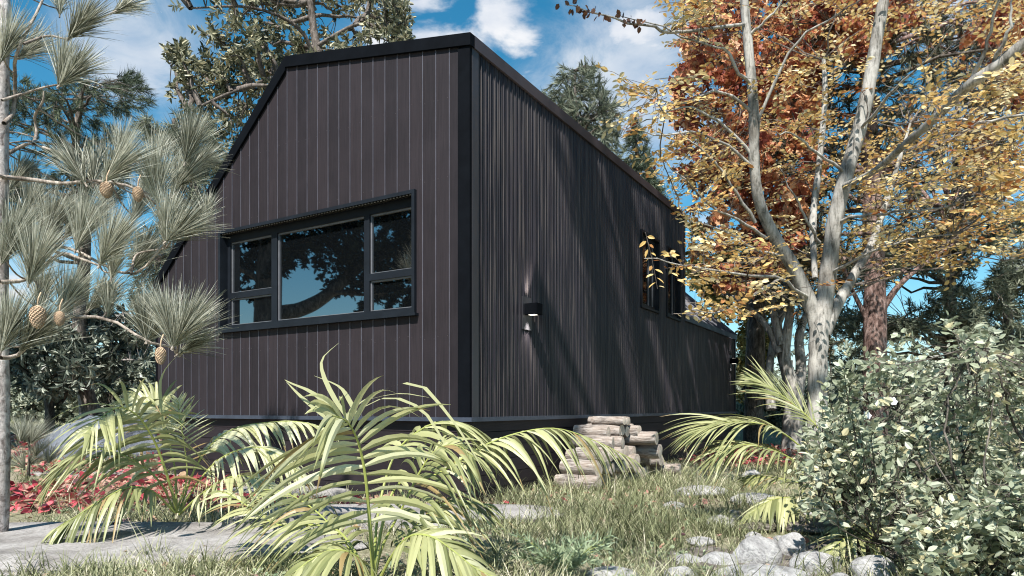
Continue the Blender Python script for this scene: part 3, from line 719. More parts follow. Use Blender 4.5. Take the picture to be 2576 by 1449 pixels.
# ------------------------------------------------------------------ palms
def frond(root, pts, d, n, L, Wd, droop=.55, hint=(0, 0, 1), lift=.15, a0=70, a1=22, u0=.2, vb=.5, r0=.008, lprof=None, tipv=0.0, sides=(1, -1), camlean=0):
    if np.ndim(d) == 0: d = [d]*len(pts)
    dd = np.interp(np.linspace(0, 1, len(pts)), np.linspace(0, 1, len(d)), d)
    P = smooth([D(x, y, k) for (x, y), k in zip(pts, dd)], 40)
    mb = MB(); mb.tubes(P, np.linspace(r0, .0018, 40)[None], 7, .5, 1)
    T = unit(np.gradient(P, axis=0)); u = np.linspace(u0, .995, n); t = np.linspace(0, 1, 40)
    pb = np.stack([np.interp(u, t, P[:, i]) for i in range(3)], -1); tb = unit(np.stack([np.interp(u, t, T[:, i]) for i in range(3)], -1))
    h = np.asarray(hint, float); N = unit(h-(tb@h)[:, None]*tb); S = np.cross(tb, N)
    for sg in sides:
        jit = rng.normal(size=(n, 3))*.07
        ang = np.radians(a0+(a1-a0)*((u-u0)/(1-u0))**1.3+rng.normal(0, 4, n))[:, None]
        dr = unit(tb*np.cos(ang)+sg*S*np.sin(ang)+N*lift+jit)
        uu = (u-u0)/(1-u0); lp = .55+.6*np.sin(np.clip(uu*1.15+.12, 0, 1)*math.pi)**.8*.75
        lp = np.where(uu > .8, lp*(1-.45*(uu-.8)/.2), lp)
        ln = L*lp*rng.uniform(.88, 1.1, n)
        bend = np.zeros((n, 3)); bend[:, 2] = -droop*rng.uniform(.75, 1.25, n); bend += rng.normal(size=(n, 3))*.06
        side = unit(np.cross(dr, N+rng.normal(size=(n, 3))*.25)); K = 7
        kt = np.linspace(0, 1, K+1); prof = np.clip(np.minimum(kt*5+.35, 1)*(1-kt**2.6), .04, 1)
        vv = np.repeat(np.clip(rng.normal(vb, .17, n)+tipv*uu, .09, 1)[:, None], K+1, 1)+np.array([.05]*3+[0]*(K-2))
        tan = rng.uniform(0, 1, n) < .45; vv[tan, -1] = 0; vv[tan & (rng.uniform(0, 1, n) < .4), -2] = .04; vv[rng.uniform(0, 1, n) < .03] = .03
        mb.blades(pb, dr, side, ln, Wd*rng.uniform(.7, 1.2, n), bend, K, prof, .28, vv)
    return mb.build('frond', [M_palm, M_stalk], root)
def build_palms():
    b = grnd(D(935, 1500, 3.2)[0], 3.2, 0)
    r = thing('feather_palm', b, 'largest feathery palm in the foreground before the house corner, pale arching fronds', 'palm', 'feathery palms in front of the house')
    frond(r, [(940, 1500), (936, 1400), (928, 1290), (918, 1190), (900, 1110), (872, 1060), (835, 1045)], [3.25, 3.2, 3.1, 2.95], 19, .60, .034, .58, (0.15, -1, .45), .12, 84, 30, .30, .80, .012)
    frond(r, [(940, 1480), (960, 1330), (1000, 1220), (1080, 1200), (1130, 1175), (1210, 1125), (1300, 1090), (1400, 1078), (1500, 1110), (1600, 1160)], [3.3, 3.6, 3.75, 3.8], 28, .33, .030, .9, (0, -.2, 1), .0, 62, 18, .42, .72, .009, camlean=1)
    frond(r, [(940, 1470), (950, 1300), (990, 1150), (1060, 1080), (1130, 1060), (1200, 1080), (1240, 1130)], [3.3, 3.7, 4.0], 20, .34, .034, .7, (0, 0, 1), .1, 65, 25, .35, .5, .008)
    frond(r, [(935, 1480), (900, 1400), (850, 1335), (780, 1320), (700, 1320), (640, 1285), (580, 1245), (545, 1235)], [3.25, 3.5, 3.7], 28, .30, .030, .55, (0, -.3, 1), .05, 60, 20, .22, .68, .008)
    frond(r, [(945, 1480), (985, 1400), (1030, 1350), (1085, 1350), (1140, 1385), (1190, 1425), (1240, 1450)], [3.2, 3.0, 2.95], 24, .30, .034, .55, (0, -.3, 1), .05, 62, 25, .25, .55, .008)
    frond(r, [(940, 1480), (1000, 1380), (1080, 1290), (1150, 1260), (1230, 1270)], [3.25, 3.4, 3.5], 24, .36, .026, .7, (0, -.2, 1), .1, 62, 25, .25, .38, .007)
    frond(r, [(935, 1480), (880, 1380), (800, 1290), (720, 1240), (660, 1230)], [3.3, 3.5, 3.7], 22, .36, .024, .7, (0, -.2, 1), .1, 62, 25, .25, .35, .007)
    frond(r, [(938, 1490), (915, 1420), (880, 1390), (830, 1385), (780, 1410), (740, 1440)], [3.1, 2.95, 2.9], 22, .28, .03, .6, (0, -.3, 1), .05, 62, 25, .2, .45, .007)
    frond(r, [(938, 1480), (960, 1380), (1010, 1280), (1060, 1180), (1100, 1130), (1150, 1120), (1190, 1150)], [3.3, 3.35, 3.3], 22, .40, .026, .7, (0, -.4, 1), .15, 65, 28, .3, .40, .008)
    # spear leaves
    mb = MB(); sp = [[(880, 1060), (840, 1000), (812, 940), (812, 900), (853, 862)], [(860, 1050), (790, 990), (735, 965), (716, 955)], [(830, 1060), (760, 1000), (720, 960)], [(900, 1050), (875, 1000), (850, 970), (790, 945)], [(866, 1045), (950, 985), (1050, 965), (1125, 1040), (1180, 1120), (1215, 1185)], [(872, 1050), (970, 1000), (1060, 1030), (1115, 1110), (1150, 1180)], [(870, 1055), (900, 1015), (1000, 990), (1080, 1000)]]
    for i, q in enumerate(sp):
        P = smooth([D(x, y, 3.1+.05*i) for x, y in q], 10); w = np.array([.5, .8, 1, 1, .9, .7, .55, .4, .25, .06])*.011
        V = np.concatenate([P+np.array([1, 0, .3])*w[:, None], P-np.array([1, 0, .3])*w[:, None]]); mb.add(V, [(k, k+1, k+11, k+10) for k in range(9)], None, .85)
    mb.build('spear_leaves', M_palm, r)
    # left palm
    b = grnd(D(440, 1260, 5.0)[0], 5.1, 0)
    r = thing('feather_palm', b, 'feathery palm left of the big one, arching over the red leaves and flat stone', 'palm', 'feathery palms in front of the house')
    frond(r, [(445, 1290), (435, 1245), (405, 1150), (378, 1090), (345, 1045), (300, 1025), (255, 1050), (215, 1090)], [4.6, 4.5, 4.3, 4.0], 26, .55, .030, .60, (-.15, -1, .45), .14, 80, 30, .2, .60, .011)
    frond(r, [(445, 1285), (470, 1200), (462, 1110), (452, 1050), (447, 1005)], [4.7, 4.8], 20, .26, .014, .12, (0, -1, .2), .1, 70, 25, .35, .85, .007)
    frond(r, [(440, 1290), (390, 1240), (330, 1225), (260, 1255), (190, 1300), (140, 1330)], [4.5, 4.2, 4.0], 26, .28, .03, .8, (0, -.3, 1), .0, 60, 22, .2, .35, .008)
    frond(r, [(440, 1290), (400, 1210), (320, 1150), (240, 1130), (170, 1160), (120, 1220)], [4.6, 4.4, 4.3], 28, .36, .022, .6, (0, -.3, 1), .1, 55, 20, .25, .45, .008)
    frond(r, [(450, 1290), (490, 1180), (540, 1110), (600, 1075), (680, 1062), (760, 1062), (830, 1080)], [4.7, 5.0, 5.0], 32, .30, .034, .8, (0, -.2, 1), .05, 60, 22, .25, .9, .008)
    frond(r, [(450, 1290), (500, 1210), (560, 1150), (640, 1125), (710, 1150), (760, 1200)], [4.7, 4.7, 4.6], 30, .34, .028, .7, (0, -.2, 1), .1, 62, 22, .2, .86, .008)
    frond(r, [(450, 1295), (510, 1240), (580, 1200), (650, 1205), (700, 1240)], [4.6, 4.4], 26, .32, .026, .7, (0, -.2, 1), .1, 62, 22, .2, .78, .008)
    frond(r, [(445, 1285), (440, 1180), (420, 1090), (400, 1030), (370, 1010), (330, 1000)], [4.8, 4.9], 24, .40, .03, .5, (0, -1, .5), .2, 60, 25, .4, .75, .008)
    mb = MB(); sp = [[(420, 1120), (408, 1040), (402, 970), (415, 930), (445, 895)], [(400, 1075), (340, 1060), (250, 1055), (150, 1068)], [(415, 1100), (470, 1060), (520, 1040)]]
    for i, q in enumerate(sp):
        P = smooth([D(x, y, 4.5) for x, y in q], 10); w = np.array([.5, .8, 1, 1, .9, .8, .6, .45, .25, .05])*.016
        V = np.concatenate([P+np.array([.8, 0, .4])*w[:, None], P-np.array([.8, 0, .4])*w[:, None]]); mb.add(V, [(k, k+1, k+11, k+10) for k in range(9)], None, .75)
    mb.build('spear_leaves', M_palm, r)
    # right palm
    b = grnd(D(2140, 1300, 5.2)[0], 5.2, 0)
    r = thing('feather_palm', b, 'feathery palm beside the right-hand shrub, thin fronds reaching towards the wood pile', 'palm', 'feathery palms in front of the house')
    frond(r, [(2140, 1330), (2100, 1220), (2010, 1120), (1930, 1070), (1850, 1062), (1800, 1068), (1755, 1085)], [5.3, 5.2, 5.1], 34, .60, .021, .42, (0, -.2, 1), .15, 42, 10, .38, .60, .010)
    frond(r, [(2145, 1320), (2110, 1180), (2060, 1080), (2000, 1020), (1940, 975), (1900, 955)], [5.4, 5.6], 28, .46, .016, .2, (.3, -1, .6), .1, 30, 12, .42, .52, .009)
    frond(r, [(2145, 1325), (2090, 1240), (2000, 1160), (1920, 1125), (1850, 1120), (1800, 1150)], [5.2, 4.9], 30, .50, .021, .5, (0, -.2, 1), .1, 48, 12, .35, .5, .009)
    frond(r, [(2150, 1330), (2080, 1270), (2000, 1252), (1940, 1258), (1890, 1290)], [5.0, 4.8], 28, .32, .034, .8, (0, -.1, 1), .1, 60, 22, .25, .62, .008)
    frond(r, [(2150, 1330), (2090, 1255), (2010, 1215), (1930, 1200), (1880, 1205)], [5.2, 5.0], 20, .34, .02, .35, (0, -.2, 1), .1, 35, 15, .35, .45, .008)
    b = grnd(D(2200, 1400, 3.9)[0], 3.95, 0)
    r = thing('palm_seedling', b, 'low clump of palm leaves spreading between the boulders under the shrub', 'palm')
    frond(r, [(2210, 1420), (2190, 1370), (2140, 1350), (2100, 1375), (2070, 1420)], [4.0, 3.8], 18, .24, .020, .6, (0, -.3, 1), .1, 55, 20, .15, .6, .006)
    frond(r, [(2215, 1420), (2230, 1370), (2270, 1350), (2330, 1365), (2380, 1400)], [4.0, 3.9], 18, .24, .018, .5, (0, -.3, 1), .1, 50, 18, .15, .6, .006)
    frond(r, [(2205, 1420), (2200, 1380), (2180, 1330), (2140, 1320), (2090, 1345)], [4.1, 4.2], 16, .22, .018, .5, (0, -.3, 1), .1, 50, 18, .15, .5, .006)
build_palms()

# ------------------------------------------------------------------ yellow beech (right, near)
def build_beech():
    base = np.array(grnd(3.92, 8.5, 0)); root = thing('yellow_beech', base, 'smooth grey beech forking low, hung with sprays of yellow autumn leaves right of the house', 'tree')
    px = lambda w, d: w*d/FD/2
    tb = MB()
    def limb(pts, ws, n=30, k=14):
        P = smooth([D(*p) for p in pts], n); d = np.interp(np.linspace(0, 1, n), np.linspace(0, 1, len(pts)), [p[2] for p in pts])
        w = .86*np.interp(np.linspace(0, 1, n), np.linspace(0, 1, len(ws)), ws); r = px(w, d)*(1+.035*np.sin(np.arange(n)*1.7)+.02*np.sin(np.arange(n)*4.1))
        tb.tubes(P, r[None], k); return P
    A0 = limb([(2057, 1240, 8.5), (2057, 1130, 8.5), (2056, 1000, 8.5), (2058, 900, 8.5), (2062, 820, 8.5), (2072, 760, 8.5)], [76, 60, 54, 52, 56, 48])
    A = limb([(2062, 850, 8.5), (2040, 770, 8.5), (1998, 675, 8.4), (1945, 590, 8.3), (1908, 500, 8.2), (1897, 400, 8.1), (1897, 300, 8.0), (1890, 200, 8.0), (1880, 90, 8.0), (1872, 0, 8.0), (1860, -150, 8.0)], [46, 42, 38, 34, 30, 30, 30, 28, 26, 24, 16], 40)
    B = limb([(2064, 830, 8.5), (2082, 700, 8.5), (2100, 560, 8.4), (2128, 440, 8.3), (2160, 330, 8.3), (2185, 220, 8.2), (2205, 100, 8.2), (2222, 0, 8.2), (2240, -150, 8.2)], [52, 48, 44, 42, 40, 38, 34, 32, 22], 34)
    Cc = limb([(2072, 840, 8.5), (2110, 760, 8.5), (2150, 690, 8.6), (2190, 620, 8.7), (2225, 520, 8.7), (2260, 410, 8.8), (2290, 310, 8.8)], [40, 32, 26, 22, 18, 12, 6], 24)
    Dd = limb([(2118, 470, 8.3), (2200, 430, 7.6), (2280, 360, 7.0), (2360, 290, 6.6), (2430, 220, 6.2), (2500, 170, 6.0), (2600, 90, 5.8), (2700, 0, 5.7)], [16, 18, 22, 26, 30, 32, 34, 34], 26)
    E = limb([(2050, 700, 8.5), (2045, 560, 8.7), (2060, 420, 8.8), (2075, 250, 8.9), (2072, 150, 9.0)], [16, 20, 18, 15, 11], 20)
    smalls = [[(1893, 215, 8.0), (1850, 170, 7.8), (1820, 120, 7.7), (1760, 110, 7.6), (1650, 62, 7.4), (1560, 40, 7.3)], [(1893, 290, 8), (1850, 245, 7.9), (1790, 230, 7.7), (1700, 260, 7.6), (1620, 235, 7.5), (1560, 215, 7.4)],
              [(1893, 395, 8.1), (1840, 330, 8), (1780, 290, 7.8), (1720, 270, 7.7), (1640, 300, 7.6), (1575, 325, 7.5)], [(1900, 430, 8.1), (1850, 380, 8), (1750, 330, 7.8), (1650, 345, 7.6), (1590, 300, 7.5)],
              [(1900, 560, 8.2), (1850, 480, 8), (1790, 400, 7.8), (1730, 350, 7.6), (1700, 330, 7.5)], [(1930, 600, 8.3), (1870, 560, 8), (1790, 520, 7.7), (1700, 430, 7.5), (1650, 380, 7.4)],
              [(1975, 650, 8.4), (1890, 620, 8), (1800, 570, 7.6), (1720, 540, 7.3)], [(2030, 745, 8.4), (1960, 700, 7.8), (1880, 690, 7.2), (1780, 680, 6.7), (1700, 660, 6.4), (1620, 650, 6.2)],
              [(1960, 700, 7.8), (1900, 740, 7.2), (1850, 770, 6.8), (1790, 790, 6.5), (1740, 780, 6.3)], [(1880, 90, 8), (1940, 40, 7.8), (2000, -40, 7.6)], [(1900, 320, 8.1), (1990, 120, 7.8), (2100, 40, 7.5), (2200, -20, 7.2)],
              [(2130, 440, 8.3), (2050, 380, 8), (1990, 340, 7.8), (1940, 330, 7.6)], [(2100, 560, 8.4), (2200, 540, 7.8), (2330, 530, 7.2), (2460, 500, 6.8)], [(2085, 690, 8.5), (2180, 640, 7.8), (2300, 600, 7.3), (2400, 590, 7)],
              [(2160, 330, 8.3), (2240, 240, 7.6), (2330, 150, 7), (2400, 60, 6.6)], [(2430, 220, 6.2), (2480, 120, 6), (2510, 0, 5.8), (2520, -60, 5.8)], [(2500, 170, 6.0), (2540, 60, 5.8), (2545, -40, 5.8)], [(2360, 290, 6.6), (2450, 310, 6.2), (2576, 290, 5.9), (2680, 260, 5.8)],
              [(2062, 610, 8.6), (2010, 520, 8.3), (1960, 420, 8.0)], [(1880, 60, 8), (1700, 85, 7.4), (1640, 66, 7.2), (1560, 45, 7), (1480, 28, 6.9), (1422, 12, 6.9)]]
    allP = [A, B, Cc, Dd, E]
    for q in smalls:
        P = smooth([D(*p) for p in q], 14); P[1:-1] += rng.normal(size=(12, 3))*.012
        tb.tubes(P, np.linspace(.022, .004, 14)[None], 6); allP.append(P)
    tb.build('trunk', M_grey, root, smooth=True)
    # clusters
    polys = [[(1700, 0), (1900, -30), (2600, -30), (2640, 400), (2600, 600), (2450, 640), (2300, 690), (2150, 720), (1990, 780), (1900, 740), (1780, 700), (1720, 560), (1700, 480), (1690, 420), (1740, 330), (1700, 200)]]
    C1 = scatter(polys, 7.6, 11.0, 560, .45)
    C2 = scatter([[(1640, 330), (1800, 330), (1850, 520), (1700, 540), (1640, 420)]], 7.0, 8.2, 34)
    C3b = scatter([[(2100, 420), (2600, 380), (2640, 640), (2300, 690), (2150, 640)]], 7.2, 10, 130, .3)
    C3 = scatter([[(1730, 560), (1980, 600), (2050, 700), (1960, 790), (1760, 790), (1740, 700)]], 6.2, 7.8, 62)
    C4 = scatter([[(1600, 640), (1760, 640), (1780, 700), (1640, 690)], [(1730, 760), (1830, 740), (1850, 790), (1750, 800)], [(1560, 190), (1750, 200), (1740, 280), (1620, 330), (1570, 340)]], 6.2, 7.4, 34)
    C5 = scatter([[(2300, 200), (2640, 150), (2640, 560), (2400, 560)]], 5.6, 6.8, 70)
    C6 = scatter([[(1700, 0), (1860, 0), (1860, 60), (1720, 70)]], 7.0, 7.9, 22)
    Cn = np.vstack([C1, C2, C3, C3b, C4, C5, C6]); big = np.vstack([A[4:], B[:], A0])
    # few sprays hang right before the stems: thin them where the boughs are bare
    az = Cn[:, 0]/Cn[:, 1]; el = Cn[:, 2]/Cn[:, 1]; bz = big[:, 0]/big[:, 1]; be = (big[:, 2]-EYE)/big[:, 1]+0
    near = np.min(np.hypot(az[:, None]-bz[None], (el-EYE/Cn[:, 1])[:, None]-be[None]), 1) < .045
    Cn = Cn[~(near & (Cn[:, 1] < 8.6) & (rng.uniform(0, 1, len(Cn)) < .8))]
    tw = MB(); A_ = limbs(tw, np.vstack(allP), Cn, 90, .012, .005, .0035, start=0, sag=.05, n=5); tw.build('twigs', M_twig, root)
    A_ = A_*1.0; A_[:, 2] = A_[:, 2]*.3+rng.normal(0, .1, len(Cn)); A_ = unit(A_+rng.normal(size=A_.shape)*.25*[1, 1, .3])
    lf = MB(); spray(lf, Cn, A_, 13, .074, .043, .55, np.clip(rng.normal(.66, .22, len(Cn)), 0, 1), vj=.18, tilt=.5)
    lf.build('yellow_leaves', [M_yellow, M_twig], root)
    # dark dry twig against the sky
    q = smooth([D(*p) for p in smalls[-1]][2:], 26); lf = MB(); n = 46; i = rng.integers(2, 26, n)
    lf.inst(*OVAL, q[i]+rng.normal(size=(n, 3))*.025, randdir(n)+[0, 0, -.4], randdir(n), .07, .05, rng.uniform(0, .8, n))
    lf.build('dry_leaves', M_brownleaf, root)
build_beech()

# ------------------------------------------------------------------ generic trees
def tree(name, label, cat, base, trunk, rad, polys, d0, d1, n, nh, leaf, bark, tmat, group=None, clump=.3, lr=(.05, .015), tr=.007, extra=None, crown='crown', start=.25):
    base = np.array(grnd(base[0], base[1], 0)); root = thing(name, base, label, cat, group)
    P = smooth(np.vstack([[base-[0, 0, .15]], trunk]), 26); t = MB()
    t.tubes(P, np.interp(np.linspace(0, 1, 26), np.linspace(0, 1, len(rad)), rad)[None]*(1+.04*np.sin(np.arange(26)*1.9)), 12)
    for e in (extra or []):
        q = smooth(e[0], 14); t.tubes(q, np.linspace(e[1], e[2], 14)[None], 8); P = np.vstack([P, q])
    Cn = scatter(polys, d0, d1, n, clump)
    A = limbs(t, P, Cn, nh, lr[0], lr[1], tr, start=start)
    t.build('trunk', bark, root, smooth=True)
    lf = MB(); vc = np.clip(rng.normal(.5, .2, len(Cn)), 0, 1); leaf(lf, Cn, A, vc)
    lf.build(crown, tmat, root); return root
def lf_ros(m, L, W, **k): return lambda mb, Cn, A, vc: rosette(mb, Cn, A, m, L, W, varc=vc, **k)

# broadleaf tree over the ridge
tree('olive_leaved_tree', 'tall olive-leaved tree rising behind the left roof slope, red-brown branches against the sky', 'tree', (-3.9, 14.0),
     [D(850, 700, 14), D(845, 450, 14), D(830, 260, 14), D(790, 80, 14), D(770, -120, 14)], [.2, .18, .15, .12, .08, .04],
     [[(400, -60), (1010, -60), (1035, 30), (1020, 85), (1075, 108), (900, 130), (727, 150), (690, 230), (620, 350), (560, 430), (520, 470), (470, 430), (490, 300), (420, 240), (450, 180), (405, 125), (460, 90), (520, 110), (430, 40)]],
     12.6, 15.5, 640, 60, lf_ros(17, .14, .056, spread=(25, 95), tw=.24), M_twig, M_olive, clump=.95, lr=(.06, .02), tr=.011,
     extra=[([D(800, 340, 13.8), D(720, 200, 13.4), D(620, 220, 13), D(540, 250, 12.8), D(440, 300, 12.8)], .055, .015), ([D(800, 200, 14), D(760, 80, 13.5), D(640, 20, 13), D(480, 20, 13)], .05, .015), ([D(790, 120, 14), D(900, 60, 13.6), D(960, 70, 13.4), D(1020, 60, 13.4)], .045, .012)])
tree('loose_needled_pine', 'pale green pine with loose drooping twigs between the brush pine and the left roof edge', 'tree', (-5.6, 12.2),
     [D(510, 800, 12.2), D(505, 600, 12.2), D(490, 450, 12.2), D(480, 330, 12.2)], [.16, .14, .12, .08, .04],
     [[(330, 330), (360, 290), (420, 300), (470, 270), (560, 300), (600, 340), (560, 440), (520, 500), (440, 660), (400, 720), (395, 850), (330, 760), (330, 600), (400, 560), (380, 480), (420, 400)]],
     10.8, 13, 420, 22, lf_ros(34, .17, .011, spread=(15, 75), tw=.2, tmpl=NEED), M_twig, M_blueneedle, clump=.35, lr=(.03, .01), tr=.007)
tree('dark_pine', 'dark short-needled pine behind the brush pine, its crooked pale limbs showing', 'tree', (-7.9, 12.8),
     [D(200, 900, 12.8), D(210, 700, 12.8), D(215, 520, 12.8), D(190, 400, 12.8), D(200, 250, 12.8)], [.14, .12, .10, .08, .04],
     [[(-60, 170), (60, 190), (120, 230), (190, 200), (260, 205), (330, 180), (372, 200), (380, 265), (330, 300), (310, 380), (330, 470), (250, 560), (100, 640), (-60, 640)]],
     11.6, 14.5, 820, 44, lf_ros(42, .17, .010, spread=(15, 70), tw=.16, tmpl=NEED), M_twig, M_darkneedle, clump=.35, lr=(.035, .01), tr=.007)
# dark laurels at left
for i, (bx, by, tp, pl, dd, lab) in enumerate((
    (D(125, 1085, 12.6)[0], 12.6, [(125, 1030), (120, 960), (150, 900), (170, 840)], [[(-20, 870), (60, 830), (180, 830), (230, 880), (240, 960), (190, 985), (130, 1000), (40, 985), (-20, 960)]], 12.6, 'dark-leaved small laurel on a black stem just right of the brush pine trunk'),
    (D(215, 1063, 14.0)[0], 14.0, [(208, 1010), (203, 960), (215, 900), (230, 840)], [[(120, 840), (180, 780), (300, 770), (380, 810), (400, 880), (380, 950), (300, 990), (260, 980), (230, 950), (180, 900)]], 14.0, 'dark-leaved laurel on a pale trunk behind the blue-grey rock'))):
    tree('laurel_tree', lab, 'tree', (bx, by), [D(x, y, dd) for x, y in tp], [.085, .08, .07, .05, .03], pl, dd-1.2, dd+1.0, 260, 16, lf_ros(16, .17, .06, spread=(30, 95), tw=.12), M_pinebark if i else M_dbark, M_laurel, 'laurels behind the rock', clump=.3, lr=(.03, .01))
# conifers behind roof
tree('feathery_conifer', 'larger feathery conifer top standing above the right eave', 'tree', (6.3, 23.5),
     [D(1455, 800, 22), D(1465, 600, 22), D(1462, 400, 22), D(1450, 300, 22), D(1445, 180, 22)], [.25, .22, .18, .12, .07, .03],
     [[(1420, 165), (1440, 185), (1500, 165), (1520, 210), (1560, 270), (1560, 330), (1555, 410), (1520, 420), (1440, 320), (1370, 240), (1378, 200), (1418, 200)]], 20.5, 23.5, 210, 40,
     lf_ros(46, .26, .022, spread=(10, 50), tw=.5, tmpl=NEED), M_dbark, M_blueneedle, 'conifer tops behind the roof', clump=.3, lr=(.06, .02), tr=.012)
tree('feathery_conifer', 'smaller feathery conifer top above the far end of the eave', 'tree', (8.9, 25.5),
     [D(1600, 800, 23), D(1603, 600, 23), D(1600, 450, 23), D(1603, 310, 23)], [.2, .18, .14, .08, .03],
     [[(1600, 300), (1625, 340), (1635, 400), (1650, 460), (1690, 520), (1700, 560), (1640, 500), (1560, 420), (1545, 380), (1580, 345)]], 21.5, 24.5, 150, 30,
     lf_ros(46, .30, .020, spread=(10, 55), tw=.4, tmpl=NEED), M_dbark, M_darkneedle, 'conifer tops behind the roof', clump=.2, lr=(.05, .02), tr=.012)
# red maple
tree('red_maple', 'red and orange maple crown behind the yellow beech at the end of the roof', 'tree', (5.6, 15.5),
     [D(1900, 900, 15), D(1905, 700, 15), D(1900, 500, 15), D(1890, 300, 15), D(1900, 50, 15), D(1900, -200, 15)], [.22, .2, .18, .15, .1, .05],
     [[(1720, -60), (2050, -60), (2080, 300), (2060, 480), (2020, 640), (1900, 740), (1760, 720), (1730, 560), (1700, 420), (1690, 250), (1715, 120)], [(2430, 60), (2600, -40), (2640, 200), (2560, 300), (2480, 160)], [(2050, -60), (2300, -60), (2300, 60), (2200, 160), (2080, 120)], [(2400, 340), (2500, 330), (2560, 480), (2450, 500)]],
     10.6, 16, 1350, 50, lf_ros(20, .13, .11, spread=(30, 110), tw=.3, tmpl=MAPLE, upb=.5), M_dbark, M_red, clump=.35, lr=(.06, .02), tr=.01)
# golden understory
tree('golden_thicket_tree', 'gold-green small-leaved tree close behind the low rear wing', 'tree', (7.9, 20.5),
     [D(1880, 1000, 18), D(1885, 900, 18), D(1880, 800, 18)], [.15, .13, .1, .05],
     [[(1735, 560), (1900, 640), (1960, 720), (1945, 860), (1930, 1000), (1852, 1010), (1852, 840), (1800, 780), (1725, 700)]], 17, 20.5, 620, 24,
     lf_ros(24, .14, .09, spread=(30, 110), tw=.3, tmpl=KITE, upb=.4), M_dbark, M_gold, clump=.3, lr=(.04, .015), tr=.01)
# conifer behind, brown trunk
tree('brown_barked_conifer', 'tall dark conifer with a rough red-brown trunk right of the grey beech', 'tree', (D(2202, 1000, 12)[0], 12.0),
     [D(2203, 1060, 12), D(2201, 900, 12), D(2200, 700, 12), D(2190, 400, 12), D(2180, 100, 12), D(2180, -150, 12)], [.26, .21, .20, .18, .15, .1, .06],
     [[(1960, -60), (2560, -60), (2540, 150), (2560, 400), (2500, 560), (2350, 640), (2230, 700), (2080, 660), (1960, 700), (1900, 560), (1950, 300)]], 11.5, 16, 900, 60,
     lf_ros(44, .20, .016, spread=(15, 70), tw=.25, tmpl=NEED, upb=.3), M_brown, M_conif, clump=.42, lr=(.06, .02), tr=.011,
     extra=[([D(2205, 800, 12), D(2260, 720, 12), D(2330, 660, 12.2), D(2420, 600, 12.5)], .07, .02), ([D(2190, 820, 12), D(2140, 720, 12), D(2115, 640, 11.8)], .05, .015)])
tree('layered_hemlock', 'dark hemlock with level layered boughs at the right, sky showing between them', 'tree', (D(2392, 1000, 16)[0], 16.0),
     [D(2392, 900, 16), D(2390, 700, 16), D(2400, 500, 16), D(2410, 200, 16)], [.16, .14, .12, .08, .04],
     [[(2090, 640), (2250, 620), (2300, 680), (2180, 740), (2100, 720)], [(2240, 590), (2420, 560), (2480, 620), (2440, 680), (2300, 690)], [(2110, 770), (2250, 790), (2330, 850), (2160, 860), (2090, 830)], [(2280, 760), (2440, 690), (2480, 760), (2450, 850), (2350, 880), (2290, 840)],
      [(2450, 560), (2600, 500), (2600, 600), (2500, 640)], [(2090, 900), (2200, 880), (2180, 960), (2100, 960)]], 14, 18, 560, 44,
     lf_ros(34, .19, .03, spread=(30, 90), tw=.3, tmpl=NEED, upb=.6), M_dbark, M_blueneedle, clump=.3, lr=(.05, .015), tr=.01)
# multi-stem grey tree
def multi():
    d = 13.0; e = []
    S = [([(2000, 1040), (1985, 960), (1965, 880), (1955, 800), (1975, 740), (1990, 690)], .13, .07), ([(2000, 1030), (2015, 930), (2010, 850), (2030, 790), (2060, 745)], .12, .06),
         ([(1960, 890), (1935, 830), (1900, 790), (1850, 750), (1800, 735)], .08, .03), ([(1965, 870), (1945, 780), (1940, 700), (1930, 600)], .09, .04), ([(1940, 1030), (1935, 940), (1950, 840), (1985, 760)], .10, .05)]
    for q, a, b in S: e.append(([D(x, y, d+.2*i) for i, (x, y) in enumerate(q)], a, b))
    tree('many_stemmed_tree', 'grey many-stemmed tree with twisting limbs left of the beech trunk', 'tree', (D(1990, 1060, d)[0], d),
         [D(1995, 1040, d), D(1998, 980, d), D(1975, 900, d), D(1990, 760, d), D(2000, 600, d)], [.2, .17, .12, .08, .05],
         [[(1850, 640), (2100, 600), (2150, 720), (2080, 760), (2120, 860), (2090, 900), (2030, 840), (1950, 740), (1860, 760)]], 12.5, 15, 300, 20,
         lf_ros(40, .16, .013, spread=(20, 80), tw=.22, tmpl=NEED), M_grey, M_conif, clump=.3, lr=(.03, .012), tr=.009, extra=e)
multi()
tree('grey_green_tree', 'grey-green feathery tree at the far right edge above the shrub', 'tree', (D(2540, 1000, 17)[0], 17),
     [D(2540, 900, 17), D(2535, 760, 17), D(2545, 640, 17)], [.14, .12, .09, .04],
     [[(2400, 860), (2440, 760), (2480, 720), (2520, 640), (2640, 600), (2640, 1000), (2500, 960), (2400, 940)]], 15.5, 18, 420, 24,
     lf_ros(34, .2, .025, spread=(20, 80), tw=.3, tmpl=NEED), M_twig, M_blueneedle, clump=.2, lr=(.04, .015), tr=.01)

